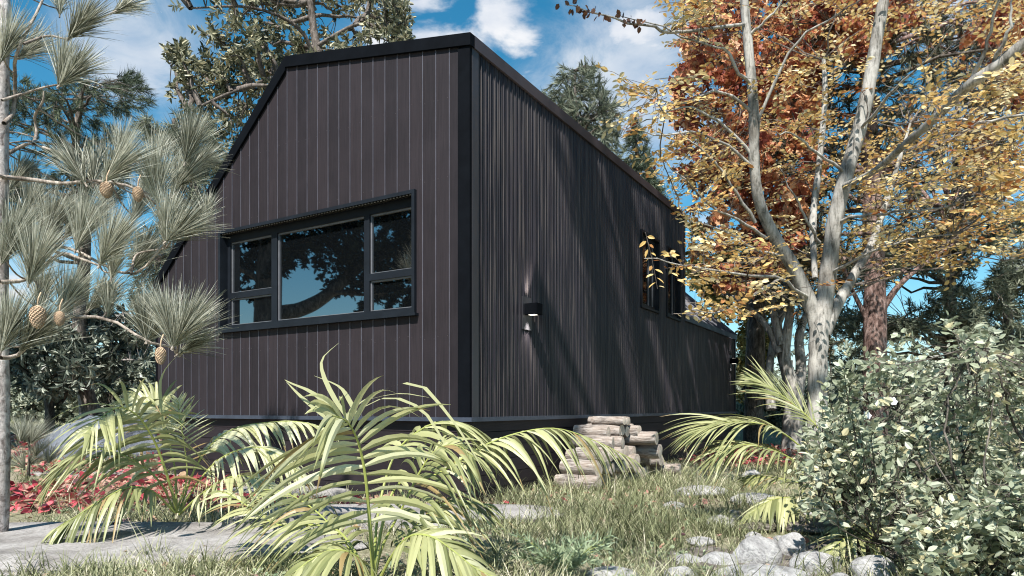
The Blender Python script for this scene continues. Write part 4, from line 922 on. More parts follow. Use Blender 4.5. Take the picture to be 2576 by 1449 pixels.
# ------------------------------------------------------------------ far shrubs and wood
def bush(name, label, cx, d, w, h, n, m, L, W, mt, group=None, tmpl=KITE, zoff=0.0, stemmat=None):
    base = np.array(grnd(cx, d, 0)); root = thing(name, base, label, 'shrub', group)
    u = randdir(n); u[:, 2] = np.abs(u[:, 2]); r = rng.uniform(.35, 1, n)**.5
    f = 1+.22*np.sin(u[:, 0]*5+cx)+.18*np.sin(u[:, 1]*7+d)+.12*np.sin(u[:, 2]*9+cx*2)
    Cn = base+u*(r*f)[:, None]*np.array([w/2, w/2*.8, h])*.9+np.array([0, 0, .05])
    st = MB(); b0 = np.repeat(base[None], n, 0)+rng.normal(size=(n, 3))*[.08, .08, 0]; mid = (b0*.4+Cn*.6)+rng.normal(size=(n, 3))*.05; mid[:, 2] += .1*h
    st.tubes(bezier(b0, mid, Cn, 5)[:max(20, n//6)], np.linspace(.014, .004, 5)[None], 4); st.build('stems', stemmat or M_dbark, root)
    lf = MB(); rosette(lf, Cn, u+[0, 0, .3], m, L, W, (20, 100), .15, tmpl, np.clip(rng.normal(.5, .2, n), 0, 1)); lf.build('foliage', mt, root)
    return root
sh = [(D(60, 1000, 19)[0], 19, 3.2, 1.6, 'low grey-green shrub at the far left beyond the brush pine'), (D(170, 1000, 20)[0], 20, 3.4, 2.1, 'grey-green shrub seen between the two laurel stems'),
      (D(290, 1000, 18.5)[0], 18.5, 3.0, 2.3, 'tall grey-green shrub behind the pale laurel trunk'), (D(375, 1000, 19.5)[0], 19.5, 2.8, 2.6, 'grey-green shrub touching the left corner of the house'),
      (D(1900, 1050, 21)[0], 21, 2.6, 1.0, 'round grey-green bush just beyond the end of the wing'), (D(1990, 1050, 20)[0], 20, 2.0, .9, 'low round bush behind the many-stemmed tree'),
      (D(2120, 1000, 22)[0], 22, 3.4, 2.0, 'pale shrub filling the gap right of the beech trunk'), (D(2270, 1000, 23)[0], 23, 4.0, 2.4, 'pale shrub behind the red-brown trunk'), (D(2430, 1000, 24)[0], 24, 4.4, 2.5, 'pale shrub under the hemlock boughs'), (D(2590, 1000, 22)[0], 22, 4.0, 2.6, 'pale shrub at the far right edge of the clearing')]
for cx, d, w, h, lab in sh: bush('background_shrub', lab, cx, d, w, h, 420, 22, .13, .07, M_hedge, 'shrubs at the edge of the clearing')
def wood():
    mb = MB(); tr = MB()
    n = 3600; az = rng.uniform(-1.15, 1.15, n); d = rng.uniform(38, 60, n); x = az*d
    ht = 3.2+1.6*np.sin(x*.35)+1.2*np.sin(x*.9+1)+rng.uniform(-.6, .6, n); z = ground(x, d)+rng.uniform(.02, 1, n)**.8*ht
    Cn = np.stack([x, d, z], -1)
    rosette(mb, Cn, randdir(n)+[0, 0, .6], 26, .34, .22, (20, 110), .5, KITE, np.clip(rng.normal(.45, .2, n)+.15*np.sin(x*.5), 0, 1))
    k = 120; az = rng.uniform(-1.1, 1.1, k); dd = rng.uniform(38, 58, k); b = np.stack([az*dd, dd, ground(az*dd, dd)-.2], -1); t = b+np.stack([rng.normal(0, .3, k), np.zeros(k), rng.uniform(3, 5, k)], -1)
    mb.tubes(bezier(b, (b+t)/2+rng.normal(size=b.shape)*.2, t, 5), np.linspace(.14, .05, 5)[None], 5, .5, 1)
    o = mb.build('far_wood', [M_hedge, M_dbark]); tag(o, 'distant line of grey-green woodland closing the clearing', 'woodland', kind='stuff')
wood()

# ------------------------------------------------------------------ unseen neighbours (reflected in the glass, shading the side wall)
def neighbours():
    # broad oak to the left, mirrored in the front window
    x0, y0 = -11.0, 6.35; base = np.array(grnd(x0, y0, 0))
    root = thing('broad_oak', base, 'spreading oak with shade coloured into its leaves, mirrored in the front window glass', 'tree')
    t = MB(); P = smooth([base-[0, 0, .2], base+[0, 0, 1.2], base+[.1, .1, 3], base+[.05, 0, 5], base+[.2, -.1, 7.5]], 20); t.tubes(P, np.linspace(.42, .2, 20)[None], 14)
    w3 = lambda x, y, z: np.array([x, y, z])
    bl = smooth([w3(-11, 6.6, 2.8), w3(-11, 6.2, 3.05), w3(-11, 5.7, 3.2), w3(-11, 5.2, 3.5), w3(-11, 4.7, 3.95), w3(-11, 4.1, 4.5), w3(-11, 3.2, 4.9)], 24); t.tubes(bl, np.linspace(.21, .10, 24)[None], 10)
    n = 3000; u = randdir(n); Cn = np.array([-11.3, 4.6, 6.6])+u*rng.uniform(.2, 1, n)[:, None]**.5*np.array([1.8, 5.6, 3.6])
    fl = 4.0+.4*np.sin(Cn[:, 1]*2.6)-1.7*np.clip((4.4-Cn[:, 1])/1.2, 0, 1); fl = np.where(Cn[:, 1] > 6.5, 3.2, fl)
    Cn = Cn[Cn[:, 2] > fl+rng.uniform(-.2, .3, n)]
    A = limbs(t, np.vstack([P[8:], bl]), Cn, 40, .07, .02, .012, start=0); t.build('trunk', M_dbark, root, smooth=True)
    lf = MB(); rosette(lf, Cn, A, 20, .15, .08, (25, 100), .3, OVAL, np.clip(rng.normal(.25, .15, len(Cn)), 0, 1), vj=.12); lf.build('crown', leafmat('shaded_oak_leaf', [(0, (.010, .012, .008)), (1, (.06, .065, .04))], .04, .7, .1), root)  # near-black leaf colour paints the crown's shaded, backlit side
    # tall tree leaning over from the right, dappling the ribbed wall
    base = np.array(grnd(6.8, -1.5, 0)); root = thing('overhanging_gum', base, 'tall tree behind the viewpoint whose boughs shade the ribbed side wall', 'tree')
    t = MB(); P = smooth([base-[0, 0, .2], base+[-.3, .2, 4], base+[-1.0, .5, 8], base+[-2.6, .9, 11.5], base+[-4.6, 1.0, 13.5]], 24); t.tubes(P, np.linspace(.36, .14, 24)[None], 14)
    # places on the wall (t, z) that lie in shade -> boughs along the sun's ray above them
    ex = []
    def up(t_, z_, k): return H((t_, 0, z_))+SUN*k
    bo = [[(2.5, 4.2, 14.5), (2.65, 3.4, 14.5), (2.9, 2.4, 14.5), (3.3, 1.2, 14.5), (3.6, .2, 14.5)], [(3.6, 4.2, 15), (3.8, 3.2, 15), (4.2, 2.2, 15), (4.7, .8, 15)], [(1.35, 2.1, 12), (1.5, 1.6, 12), (1.8, .9, 12)], [(5.6, 4, 15), (5.9, 2.6, 15), (6.5, 1.2, 15)]]
    for q in bo:
        p = smooth([up(*a) for a in q], 14); top = P[-3]; p = np.vstack([smooth([top, (top+p[0])/2+[0, 0, .5], p[0]], 8)[:-1], p]); t.tubes(p, np.linspace(.09, .05, len(p))[None], 8); ex.append(p)
    cl = []
    for (t_, z_, st, sz, nn) in ((2.7, 3.3, .16, .45, 26), (2.95, 2.2, .18, .5, 34), (3.35, 1.2, .2, .45, 34), (3.9, 3.2, .2, .5, 40), (4.25, 1.9, .22, .6, 46), (4.9, 3.1, .2, .5, 36), (5.0, 1.0, .3, .4, 40), (5.4, 2.2, .25, .6, 44), (6.2, 2.6, .3, .7, 50), (6.6, 1.2, .4, .4, 44), (7.8, 1.7, .5, .5, 60), (9.0, 1.6, .5, .5, 50), (2.2, .5, .15, .2, 6), (2.1, 3.6, .1, .4, 12), (3.3, 4.0, .3, .15, 18), (5.9, 3.9, .5, .2, 30)):
        nn = max(4, int(nn*(.55 if t_ < 3.5 else .30)))
        q = np.stack([t_+rng.normal(0, st*.8, nn), z_+rng.normal(0, sz, nn), rng.uniform(13.5, 16, nn)], -1); q[:, 0] += (z_-q[:, 1])*.25
        cl.append(np.array([up(*a) for a in q]))
    Cn = np.vstack(cl); A = limbs(t, np.vstack(ex), Cn, 16, .03, .012, .008, start=0); t.build('trunk', M_grey, root, smooth=True)
    lf = MB(); rosette(lf, Cn, A, 14, .16, .06, (25, 100), .3, OVAL, np.clip(rng.normal(.45, .2, len(Cn)), 0, 1)); lf.build('crown', M_olive, root)
neighbours()

# ------------------------------------------------------------------ right-hand shrub
def build_shrub():
    base = np.array(grnd(D(2440, 1400, 4.3)[0], 4.3, 0)); root = thing('pale_leaved_shrub', base, 'big pale-leaved shrub with dark arching stems filling the lower right corner', 'shrub')
    st = MB(); paths = []
    S = [([(2440, 1480), (2400, 1340), (2330, 1200), (2240, 1090), (2180, 1010)], 4.2, .016), ([(2450, 1480), (2440, 1330), (2430, 1200), (2400, 1050), (2385, 940)], 4.3, .018), ([(2460, 1480), (2500, 1300), (2470, 1150), (2440, 1000), (2450, 900)], 4.5, .014),
         ([(2470, 1480), (2530, 1330), (2560, 1200), (2580, 1050), (2600, 920)], 4.2, .016), ([(2430, 1480), (2330, 1330), (2230, 1290), (2120, 1280), (2060, 1250)], 4.0, .012), ([(2440, 1480), (2350, 1350), (2260, 1250), (2150, 1190), (2080, 1140)], 4.4, .012),
         ([(2450, 1480), (2370, 1300), (2290, 1160), (2260, 1040), (2290, 930)], 4.7, .012), ([(2480, 1480), (2560, 1400), (2620, 1280), (2660, 1150)], 3.9, .014), ([(2440, 1480), (2380, 1420), (2300, 1380), (2220, 1370)], 3.8, .010),
         ([(2576, 975), (2500, 900), (2455, 870)], 4.0, .012), ([(2450, 1480), (2500, 1380), (2540, 1300), (2600, 1240)], 3.6, .012)]
    for q, d, r in S:
        P = smooth([D(x, y, d+.15*math.sin(i*1.7+d*5)) for i, (x, y) in enumerate(q)], 18); P[1:-1] += rng.normal(size=(16, 3))*.008
        st.tubes(P, np.linspace(r, .004, 18)[None], 7); paths.append(P)
    polys = [[(2040, 1090), (2100, 1000), (2160, 1010), (2170, 930), (2230, 900), (2290, 940), (2330, 880), (2410, 850), (2450, 880), (2500, 860), (2640, 860), (2640, 1480), (2480, 1480), (2400, 1400), (2330, 1360), (2180, 1330), (2060, 1290), (2020, 1220)], [(2380, 820), (2420, 820), (2420, 880), (2370, 880)], [(2240, 870), (2270, 880), (2270, 930), (2240, 930)], [(2120, 900), (2140, 900), (2150, 1010), (2120, 1010)], [(2310, 850), (2325, 850), (2330, 930), (2305, 930)], [(2480, 830), (2530, 835), (2520, 880), (2480, 880)]]
    for q, d, r in [([(2500, 1480), (2460, 1300), (2400, 1180), (2380, 1030), (2420, 930)], 3.7, .010), ([(2520, 1480), (2510, 1300), (2480, 1180), (2500, 1000)], 3.6, .009), ([(2440, 1500), (2330, 1360), (2220, 1220), (2170, 1100)], 3.8, .008),
                    ([(2600, 1400), (2500, 1330), (2380, 1200), (2330, 1100)], 3.6, .008), ([(2640, 1200), (2560, 1080), (2520, 960), (2460, 880)], 3.7, .010)]:
        P = smooth([D(x, y, d+.1*math.sin(i*2.1)) for i, (x, y) in enumerate(q)], 18); P[1:-1] += rng.normal(size=(16, 3))*.008
        st.tubes(P, np.linspace(r, .003, 18)[None], 7)
    Cn = np.vstack([scatter(polys, 3.5, 4.9, 400, .9, 1e9, 3.0), scatter([[(2040, 1120), (2250, 1050), (2300, 1320), (2180, 1330), (2060, 1280)]], 3.7, 4.8, 110, .2, 1e9, 3), scatter([[(2230, 1350), (2640, 1200), (2640, 1480), (2330, 1460)]], 3.15, 3.9, 190, .4, 1e9, 3)]); pts = np.vstack(paths)
    dd = np.linalg.norm(Cn[:, None]-pts[None], axis=2); Q0 = pts[np.argmin(dd, 1)]; L = np.linalg.norm(Cn-Q0, axis=1, keepdims=True)
    mid = (Q0+Cn)/2+rng.normal(size=Cn.shape)*.1*L; st.tubes(bezier(Q0, mid, Cn, 4), np.linspace(.005, .002, 4)[None], 4)
    st.build('stems', M_dbark, root, smooth=True)
    A = unit(Cn-Q0+[0, 0, .12]+rng.normal(size=Cn.shape)*.12); lf = MB()
    spray(lf, Cn, A, 11, .052, .031, .30, np.clip(rng.normal(.58, .22, len(Cn)), 0, 1), vj=.2, tilt=.9, tw_r=.0018)
    rosette(lf, Cn+A*.1, A, 4, .045, .028, (30, 80), .02, OVAL, np.clip(rng.normal(.68, .2, len(Cn)), 0, 1), .1, .16)
    lf.build('leaves', [M_shrub, M_dbark], root)
    wp = plain('white_petal', (.8, .8, .78), .5)
    for (x, y, d) in ((2053, 1208, 4.0), (2150, 1150, 4.3), (2245, 1010, 4.0), (2180, 1045, 4.2)):
        c = D(x, y, d); fl = MB(); fl.inst(*OVAL, np.repeat(c[None], 6, 0), np.array([[math.cos(a), math.sin(a)*.5-.4, math.sin(a)] for a in np.arange(6)*1.047]), np.array([0, -1, .4]), .03, .026, .5); fl.build('white_flower', wp, root)
build_shrub()

# ------------------------------------------------------------------ rocks
def rock(name, label, cx, cy, cz, sx, sy, sz, seed, m, group=None, rough=.22, cat='rock', sub=4, rot=0.0, flat=None):
    bm = bmesh.new(); bmesh.ops.create_icosphere(bm, subdivisions=sub, radius=1)
    cr, sr = math.cos(rot), math.sin(rot)
    for v in bm.verts:
        p = v.co.copy(); q = p*1.1+Vector((seed*3.1, seed*1.7, seed))
        k = 1+rough*(mnoise.noise(q)*1.4+mnoise.noise(q*2.3)*.5+mnoise.noise(q*5)*.18+mnoise.noise(q*11)*.07)
        p *= k
        if flat is not None: p.z = min(p.z, flat+.05*mnoise.noise(q*3))
        x, y = p.x*sx, p.y*sy
        v.co = Vector((x*cr-y*sr, x*sr+y*cr, p.z*sz))
    me = bpy.data.meshes.new(name); bm.to_mesh(me); bm.free(); me.materials.append(m)
    me.polygons.foreach_set('use_smooth', np.ones(len(me.polygons), bool))
    o = bpy.data.objects.new(name, me); C.objects.link(o); o.location = (cx, cy, cz)
    return tag(o, label, cat, group)
def gd(y): return EYE*FD/(y-1025)      # depth of level ground seen at that height
def build_rocks():
    G = 'pale boulders by the stream bed'
    L = [  # x0,x1,ytop,ybottom, material, label
        (1856, 1968, 1340, 1420, M_rock, 'largest rounded pale boulder left of its two neighbours at the stream edge'),
        (1962, 2030, 1342, 1398, M_rock, 'cracked pale boulder tucked behind and right of the largest one'),
        (1992, 2112, 1390, 1444, M_rock, 'smooth flat-topped pale boulder lying lowest in front of the palm clump'),
        (2145, 2262, 1408, 1470, M_rock, 'jagged pale boulder at the bottom edge right of the smooth one'),
        (1800, 2050, 1430, 1480, M_rock, 'broad pale rock cut off by the bottom edge below the boulders'),
        (1768, 1858, 1378, 1420, M_rock, 'small pale rock half hidden in grass left of the largest boulder'),
        (1855, 1950, 1312, 1348, M_shale, 'brownish rock behind the largest boulder'),
        (1955, 2110, 1300, 1350, M_shale, 'long dark layered rock under the palm leaflets'),
        (1695, 1835, 1228, 1252, M_rock, 'low white stone slab in the grass in front of the wood pile'),
        (1845, 1965, 1243, 1272, M_rock, 'white rounded stone near the drooping right palm frond'),
        (1672, 1722, 1262, 1284, M_rock, 'small white stone left in the lawn'),
        (1870, 1915, 1183, 1208, M_rock, 'small white stone farthest back by the palm leaf tips'),
        (1480, 1610, 1426, 1456, M_rock, 'pale stone at the bottom edge in the middle of the lawn'),
        (1670, 1760, 1418, 1462, M_rock, 'grey stone at the bottom edge left of the half-hidden rock'),
        (2040, 2190, 1352, 1405, M_shale, 'dark layered rock behind the smooth flat-topped boulder'),
        (2250, 2480, 1365, 1440, M_shale, 'long grooved rock shelf under the shrub'),
        (2480, 2640, 1400, 1470, M_shale, 'grooved rock at the bottom right corner'),
        (1730, 1800, 1350, 1372, M_rock, 'flat pale stone in grass above the half-hidden rock'),
        (1820, 1870, 1290, 1310, M_rock, 'small pale stone between lawn and stream bed'),
        (1560, 1620, 1195, 1207, M_rock, 'tiny pale stone beside the wood pile'),
        (1700, 1725, 1400, 1420, M_rock, 'pebble-sized stone in the lawn near the bottom edge')]
    for i, (x0, x1, y0, y1, m, lab) in enumerate(L):
        d = gd(y1)+.02; w = (x1-x0)*d/FD/2; h = (y1-y0)*d/FD; cx = D((x0+x1)/2, 0, d)[0]; sy = max(w*.75, .05)
        cy = d+sy*.8; g = float(ground(cx, cy)); s = d/(d+sy*.5)
        hz = h*.50
        rock('boulder', lab, cx*(1+sy*.5/d), cy, g+hz*.55, w*1.05, sy, max(hz*((1.35 if h > .08 else 1.1) if m is M_rock else .7), .03), i*7.3+1, m, G if m is M_rock else 'layered dark rocks in the stream bed', .11 if m is M_rock else .34, rot=(i*1.3) % .5-.25)
    # small rounded stones strewn along the stream bed
    k = 0
    while k < 24:
        x = random.uniform(1690, 2180); y = random.uniform(1290, 1470)
        if x < 1690+(1400-y)*.9: continue
        d = gd(y); r = random.uniform(.025, .075)*random.choice((1, 1, 1.5)); p = D(x, 0, d)
        rock('river_stone', 'small rounded pale stone strewn among the boulders of the stream bed', p[0], d, float(ground(p[0], d))+r*.25, r*1.25, r, r*.7, 50+k*3.3, M_rock, 'small stones of the stream bed', .12, 'stone', 3, random.uniform(0, 3)); k += 1
    # blue-grey rock at left
    d = 9.8; c = D(210, 1140, d); g = float(ground(c[0], d+.3))
    rock('blue_grey_rock', 'large sloping blue-grey rock behind the left palm', c[0]+.12, d+.35, g+.02, .80, .5, .55, 3.7, M_blue, None, .30)
    # flat stones
    rock('flat_stone', 'wide flat grey stone slab in the lower left foreground under the palm', -2.75, 4.22, .015, 1.85, .66, .13, 12.1, M_slab, None, .14, 'stone', 5, .02, .5)
    rock('flat_stone', 'flat pinkish stone slab behind the central palm stem', -1.05, 5.35, .0, 1.35, .60, .12, 15.3, M_slab, None, .16, 'stone', 5, .1, .5)
    rock('flat_stone', 'thin flat stone ledge in front of the blue-grey rock', -4.6, 8.7, float(ground(-4.6, 8.7)), 1.7, .45, .10, 19.9, M_slab, None, .14, 'stone', 5, 0, .5)
    rock('flat_stone', 'small flat stone among the red leaves by the left palm', -2.35, 6.7, .02, .75, .3, .10, 23.9, M_slab, None, .14, 'stone', 4, 0, .5)
    rock('flat_stone', 'wet brown stone floor beneath the boulders at the bottom right', 1.95, 3.95, -.055, 1.3, .55, .10, 33.9, M_shale, None, .14, 'stone', 5, 0, .5)
build_rocks()

# ------------------------------------------------------------------ firewood
def build_logs():
    rows = [(1.42, 3.85, .17), (1.50, 3.70, .18), (1.66, 3.20, .16), (1.80, 3.00, .155), (2.02, 2.70, .15), (2.22, 2.42, .14)]
    z = .02; order = ['lowest', 'second', 'third', 'fourth', 'fifth', 'topmost']
    pos = ['nearest', 'second nearest', 'third nearest', 'fourth nearest', 'fifth nearest', 'sixth nearest', 'seventh nearest', 'eighth nearest', 'ninth nearest', 'tenth nearest', 'eleventh nearest', 'twelfth nearest', 'thirteenth nearest', 'fourteenth nearest', 'fifteenth nearest', 'sixteenth nearest']
    for ri, (t0, t1, sp) in enumerate(rows):
        t = t0; k = 0; zh = 0
        while t < t1+.02:
            r = sp/2*rng.uniform(.78, 1.10) if ri < 5 else .045
            if ri == 1 and k == 0: r = .092
            L = rng.uniform(.40, .50); off = rng.uniform(.0, .16)+(.05 if ri < 3 else 0)+.12*max(0, rng.normal())
            zc = z+r*.95+rng.uniform(-.008, .012)
            a = H((t, -off, zc)); b = H((t+rng.normal(0, .045), -off-L, zc+rng.normal(0, .008)))
            P = np.linspace(a, b, 9); ax = unit(b-a)
            lab = 'grey log, %s the house corner in the %s row of the stack' % (pos[min(k, 15)], order[ri])
            mb = MB(); n = 18; th = np.arange(n)/n*2*math.pi
            up = np.array([0, 0, 1.]); u = unit(up-(up@ax)*ax); v = np.cross(ax, u); ph = rng.uniform(0, 6)
            prof = r*(1+.07*np.sin(2*th+ph)+.05*np.sin(3*th+ph*2)+.02*rng.normal(size=n))
            V = []
            for i, p in enumerate(P):
                rr = prof*(1+.03*math.sin(i*1.1+ph)); rr = rr*(.95 if i in (0, 8) else 1)
                V.append(p+rr[:, None]*(np.cos(th)[:, None]*u+np.sin(th)[:, None]*v))
            V = np.vstack(V); Q = [(i*n+j, i*n+(j+1) % n, (i+1)*n+(j+1) % n, (i+1)*n+j) for i in range(8) for j in range(n)]
            mb.add(V, Q, None, .5); mb.add(np.vstack([V[:n], [a]]), None, [(j, (j+1) % n, n) for j in range(n)], .5)
            lo = mb.build('firewood_log', M_logbark, None, (a+b)/2, smooth=True); tag(lo, lab, 'log', 'firewood logs stacked against the plinth')
            cf = MB(); cf.add(np.vstack([V[8*n:], [b+ax*.004]]), None, [(j, n, (j+1) % n) for j in range(n)], .5); cf.build('cut_end', M_cut, lo)
            t += 2*r*1.02; k += 1; zh = max(zh, 2*r)
        z += sp*.82
build_logs()

# ------------------------------------------------------------------ grass, litter, weeds
def free(x, y, stones=True):
    ok = ~in_house(x, y, -.01)
    if stones:
        for cx, cy, a, b in ((-2.75, 4.22, 1.72, .60), (-1.05, 5.35, 1.2, .50), (-4.6, 8.7, 1.5, .35), (1.95, 3.85, .85, .30), (-2.35, 6.7, .6, .2)):
            ok &= ((x-cx)/a)**2+((y-cy)/b)**2 > 1+.25*np.sin(x*7+y*5)
    return ok
def build_grass():
    mb = MB(); n = 175000
    u = rng.uniform(0, 1, n); y = 3.1*(17/3.1)**u; x = rng.uniform(-.85, .85, n)*(y+.3)
    den = .55+.35*np.sin(x*1.9+1.3*np.sin(y*1.4))+.25*np.sin(y*2.7+x*.8)+.2*np.sin(x*6.1+y*4.3)
    ok = free(x, y) & (rng.uniform(0, 1, n) < np.clip(den, .12, 1))
    ok &= ~((x > .9) & (y < 5.6) & (x > 2.2-(y-3.3)*.1-1.0) & (rng.uniform(0, 1, n) < .72))
    ok &= ~((x < -2.2) & (y > 5.2) & (y < 8.2) & (rng.uniform(0, 1, n) < .45)); x = x[ok]; y = y[ok]; n = len(x)
    h = .045+.05*np.clip(den[ok], 0, 1)+.035*np.clip(np.sin(x*3.3+2*np.sin(y*2.2)), 0, 1); h = h*rng.lognormal(0, .38, n)*np.where(y > 9, .8, 1)*np.where((x < -.7) & (y < 4.3), .5, 1)*np.where((x > .9) & (x < 2.6) & (y > 5), 1.35, 1)
    tall = rng.uniform(0, 1, n) < .02; h = np.where(tall, h*1.9, h)
    base = np.stack([x, y, ground(x, y)-.005], -1)
    a = rng.uniform(0, 2*math.pi, n); lean = rng.uniform(.1, .75, n); d = unit(np.stack([np.cos(a)*lean, np.sin(a)*lean, np.ones(n)], -1))
    bend = np.stack([np.cos(a)*.35, np.sin(a)*.35, -.25*np.ones(n)], -1)*rng.uniform(.3, 1.3, n)[:, None]
    side = unit(np.stack([-np.sin(a), np.cos(a), np.zeros(n)], -1)+rng.normal(size=(n, 3))*.3)
    var = np.clip(.50+.16*np.sin(x*1.1+y*.7)-.18*np.clip(np.sin(x*2.9+y*1.3)*np.sin(y*2.1-x), 0, 1)+rng.normal(0, .28, n)-.12*(h > .12), 0, 1)
    mb.blades(base, d, side, h*1.25, .0045*(1+.12*y)*rng.uniform(.6, 1.2, n), bend, 3, np.array([1, .9, .6, .08]), 0, var)
    o = mb.build('grass', M_grass); tag(o, 'short pale straw-green lawn grass around the house', 'grass', kind='stuff')
    # longer tufts
    mb = MB(); N = 150; uu = rng.uniform(0, 1, N); cy = 3.2*(10/3.2)**uu; cx = rng.uniform(-.8, .75, N)*cy; ok = free(cx, cy); cx = cx[ok]; cy = cy[ok]; N = len(cx)
    ex = np.array([(D(1830, 0, 4.6)[0], 4.6), (D(1780, 0, 5)[0], 5.0), (D(1700, 0, 6.2)[0], 6.2), (D(1240, 0, 3.6)[0], 3.6), (D(880, 0, 3.5)[0], 3.5), (D(60, 0, 3.6)[0], 3.6), (D(180, 0, 3.5)[0], 3.5), (D(620, 0, 3.55)[0], 3.55), (D(420, 0, 3.5)[0], 3.5)])
    k = 95; ey = rng.uniform(4.6, 8.0, k); exx = (rng.uniform(1560, 1960, k)-1288)/FD*ey; o2 = ~in_house(exx, ey, .05); exx = exx[o2]; ey = ey[o2]
    cx = np.concatenate([cx, ex[:, 0], ex[:, 0]+.1, exx]); cy = np.concatenate([cy, ex[:, 1], ex[:, 1]-.05, ey]); N = len(cx); m = 34
    x = np.repeat(cx, m)+rng.normal(0, .035, N*m); y = np.repeat(cy, m)+rng.normal(0, .035, N*m); n = N*m
    a = rng.uniform(0, 2*math.pi, n); lean = rng.uniform(.05, .6, n); d = unit(np.stack([np.cos(a)*lean, np.sin(a)*lean, np.ones(n)], -1))
    bend = np.stack([np.cos(a)*.5, np.sin(a)*.5, -.35*np.ones(n)], -1)*rng.uniform(.2, 1.2, n)[:, None]
    mb.blades(np.stack([x, y, ground(x, y)-.01], -1), d, unit(np.stack([-np.sin(a), np.cos(a), np.zeros(n)], -1)), np.repeat(rng.uniform(.12, .24, N), m)*rng.uniform(.5, 1.1, n), .006, bend, 5, np.array([1, 1, .85, .6, .35, .05]), 0, np.clip(rng.normal(.30, .2, n), 0, 1))
    o = mb.build('tall_grass', M_grass); tag(o, 'scattered longer green grass tufts standing out of the lawn', 'grass', kind='stuff')
build_grass()
def litter(label, spots, n, size, zj=.03, vlo=0, vhi=1):
    mb = MB(); xs = []; ys = []
    for (cx, cy, a, b, w) in spots:
        k = int(n*w); r = np.sqrt(rng.uniform(0, 1, k)); t = rng.uniform(0, 2*math.pi, k); xs.append(cx+a*r*np.cos(t)); ys.append(cy+b*r*np.sin(t))
    x = np.concatenate(xs); y = np.concatenate(ys); ok = ~in_house(x, y, .0); x = x[ok]; y = y[ok]; n = len(x)
    z = ground(x, y)+rng.uniform(.01, zj, n); d = randdir(n)*[1, 1, .45]; nr = unit(rng.normal(size=(n, 3))*.45+[0, 0, 1])
    mb.inst(*OVAL, np.stack([x, y, z], -1), d, nr, size*rng.uniform(.6, 1.3, n), size*.72*rng.uniform(.6, 1.2, n), rng.uniform(vlo, vhi, n))
    o = mb.build('fallen_leaves', M_litter); tag(o, label, 'leaves', kind='stuff')
litter('red and brown fallen leaves lying thick round the left palm', [(-4.2, 7.0, 1.3, .9, .5), (-3.4, 6.1, 1.2, .55, .42), (-1.9, 6.0, .9, .3, .08)], 1700, .10, .10)
litter('red and tan fallen leaves around the blue-grey rock', [(-7.0, 11.2, 2.2, 1.5, .5), (-4.6, 9.2, 2.2, 1.0, .3), (-3.6, 8.2, 1.0, .6, .2)], 2400, .11, .05)
litter('red fallen leaves at the foot of the wing beyond the wood pile', [(3.6, 10.6, .9, .8, .5), (4.9, 12.9, 1.2, 1.2, .5)], 1100, .11, .09)
litter('small dry brown leaves and straw scattered through the lawn', [(0, 5.5, 4.5, 2.5, .6), (1.5, 8, 3.5, 3, .4)], 1100, .045, .05, .55, 1)
litter('loose pinkish leaves scattered along the front plinth', [(-1.0, 5.9, 1.1, .3, .6), (1.6, 5.5, 2.0, 1.4, .4)], 130, .08, .04)
def slab_leaves():
    mb = MB()
    for (x, y, s, v) in ((276, 1333, .12, .02), (292, 1322, .10, .98), (300, 1368, .09, .98), (325, 1330, .10, .03), (330, 1362, .10, .0), (377, 1328, .09, .8), (340, 1320, .08, .5), (262, 1325, .08, .3)):
        d = gd(y)-.18; p = D(x, y, d); mb.inst(*OVAL, p[None], np.array([[rng.normal(), rng.normal()*.5, .15]]), np.array([[.2, -.5, 1]]), s*1.3, s*.8, v)
    o = mb.build('fallen_leaves', M_litter); tag(o, 'a few large purple and tan leaves lying on the flat foreground stone', 'leaves', kind='stuff')
slab_leaves()
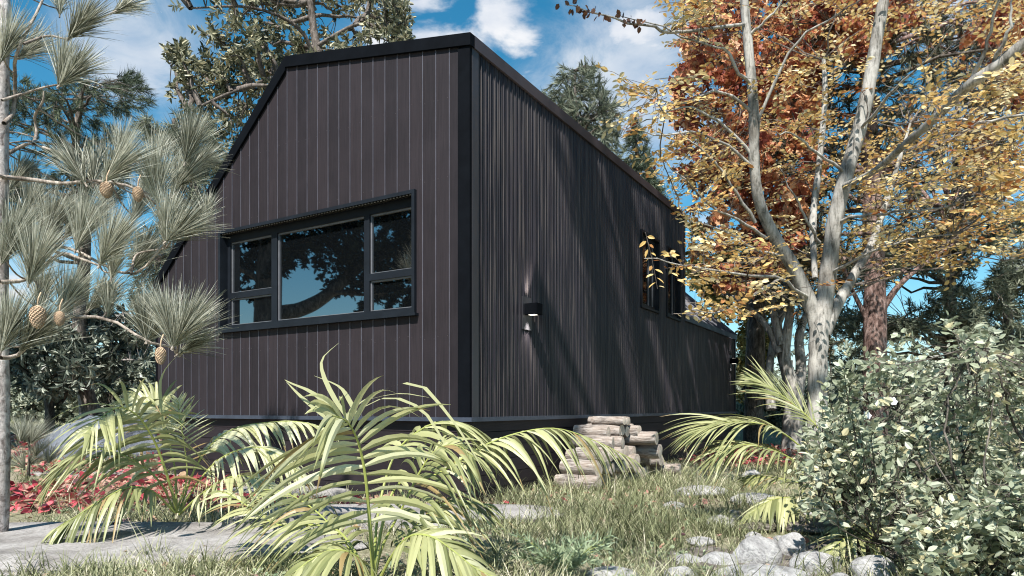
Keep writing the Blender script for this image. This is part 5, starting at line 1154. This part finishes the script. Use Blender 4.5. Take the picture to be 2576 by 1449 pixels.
def weeds():
    mb = MB(); n = 2600; u = rng.uniform(0, 1, n); y = 3.2*(9/3.2)**u; x = rng.uniform(-.8, .8, n)*y; ok = free(x, y) & (np.sin(x*2.7+y*3.1)+np.sin(y*1.3-x*4) > .3); x = x[ok]; y = y[ok]
    Cn = np.stack([x, y, ground(x, y)+.03], -1); rosette(mb, Cn, np.tile([0, 0, 1.], (len(x), 1)), 6, .035, .022, (40, 95), .03, OVAL, rng.uniform(.2, .9, len(x)))
    o = mb.build('ground_weeds', M_weed); tag(o, 'small round-leaved weeds growing through the lawn', 'ground cover', kind='stuff')
weeds()
def feather_weed():
    c0 = np.array(grnd(D(1420, 1400, 3.45)[0], 3.5, 0)); root = thing('feathery_weed', c0, 'soft pale green feathery weed clump at the bottom centre of the lawn', 'plant')
    st = MB(); lf = MB()
    for i in range(26):
        a = rng.uniform(0, 2*math.pi); l = rng.uniform(.18, .38); e = c0+np.array([math.cos(a)*l*.8, math.sin(a)*l*.5, l*rng.uniform(.35, .75)])
        P = bezier(c0[None], (c0+(e-c0)*.4+[0, 0, .08])[None], e[None], 10)[0]; st.tubes(P, np.linspace(.003, .001, 10)[None], 4)
        k = 50; j = rng.integers(1, 10, k); t = unit(e-c0); d = t*.8+randdir(k)*.8
        lf.inst(*NEED, P[j]+rng.normal(size=(k, 3))*.004, d, randdir(k), .055, .009, np.clip(rng.normal(.6, .25, k), 0, 1))
    st.build('stems', M_stalk, root); lf.build('leaves', M_weed, root)
feather_weed()
# small dark-needled sapling at the foot of the left trunk
def sapling():
    c = np.array(grnd(D(70, 1090, 8.2)[0], 8.2, 0)); root = thing('pine_sapling', c, 'low misty pine seedling behind the foot of the brush pine trunk', 'plant')
    mb = MB()
    for i in range(9):
        b = c+np.array([rng.normal(0, .12), rng.normal(0, .12), rng.uniform(.1, .55)]); ax = unit(np.array([rng.normal(.3, .4), rng.normal(0, .3), 1.])); n = 150
        r = randdir(n); dr = unit(ax+r*.5); mb.blades(b+r*.01, dr, unit(np.cross(dr, randdir(n))), rng.uniform(.25, .42, n), .004, r*.05+[0, 0, -.12], 3, None, 0, np.clip(rng.normal(.4, .25, n), 0, 1))
    mb.build('needles', M_needle, root)
    st = MB(); st.tubes(np.array([c-[0, 0, .05], c+[.02, 0, .3], c+[0, .02, .6]]), np.array([[.02, .015, .008]]), 6); st.build('stem', M_dbark, root)
sapling()
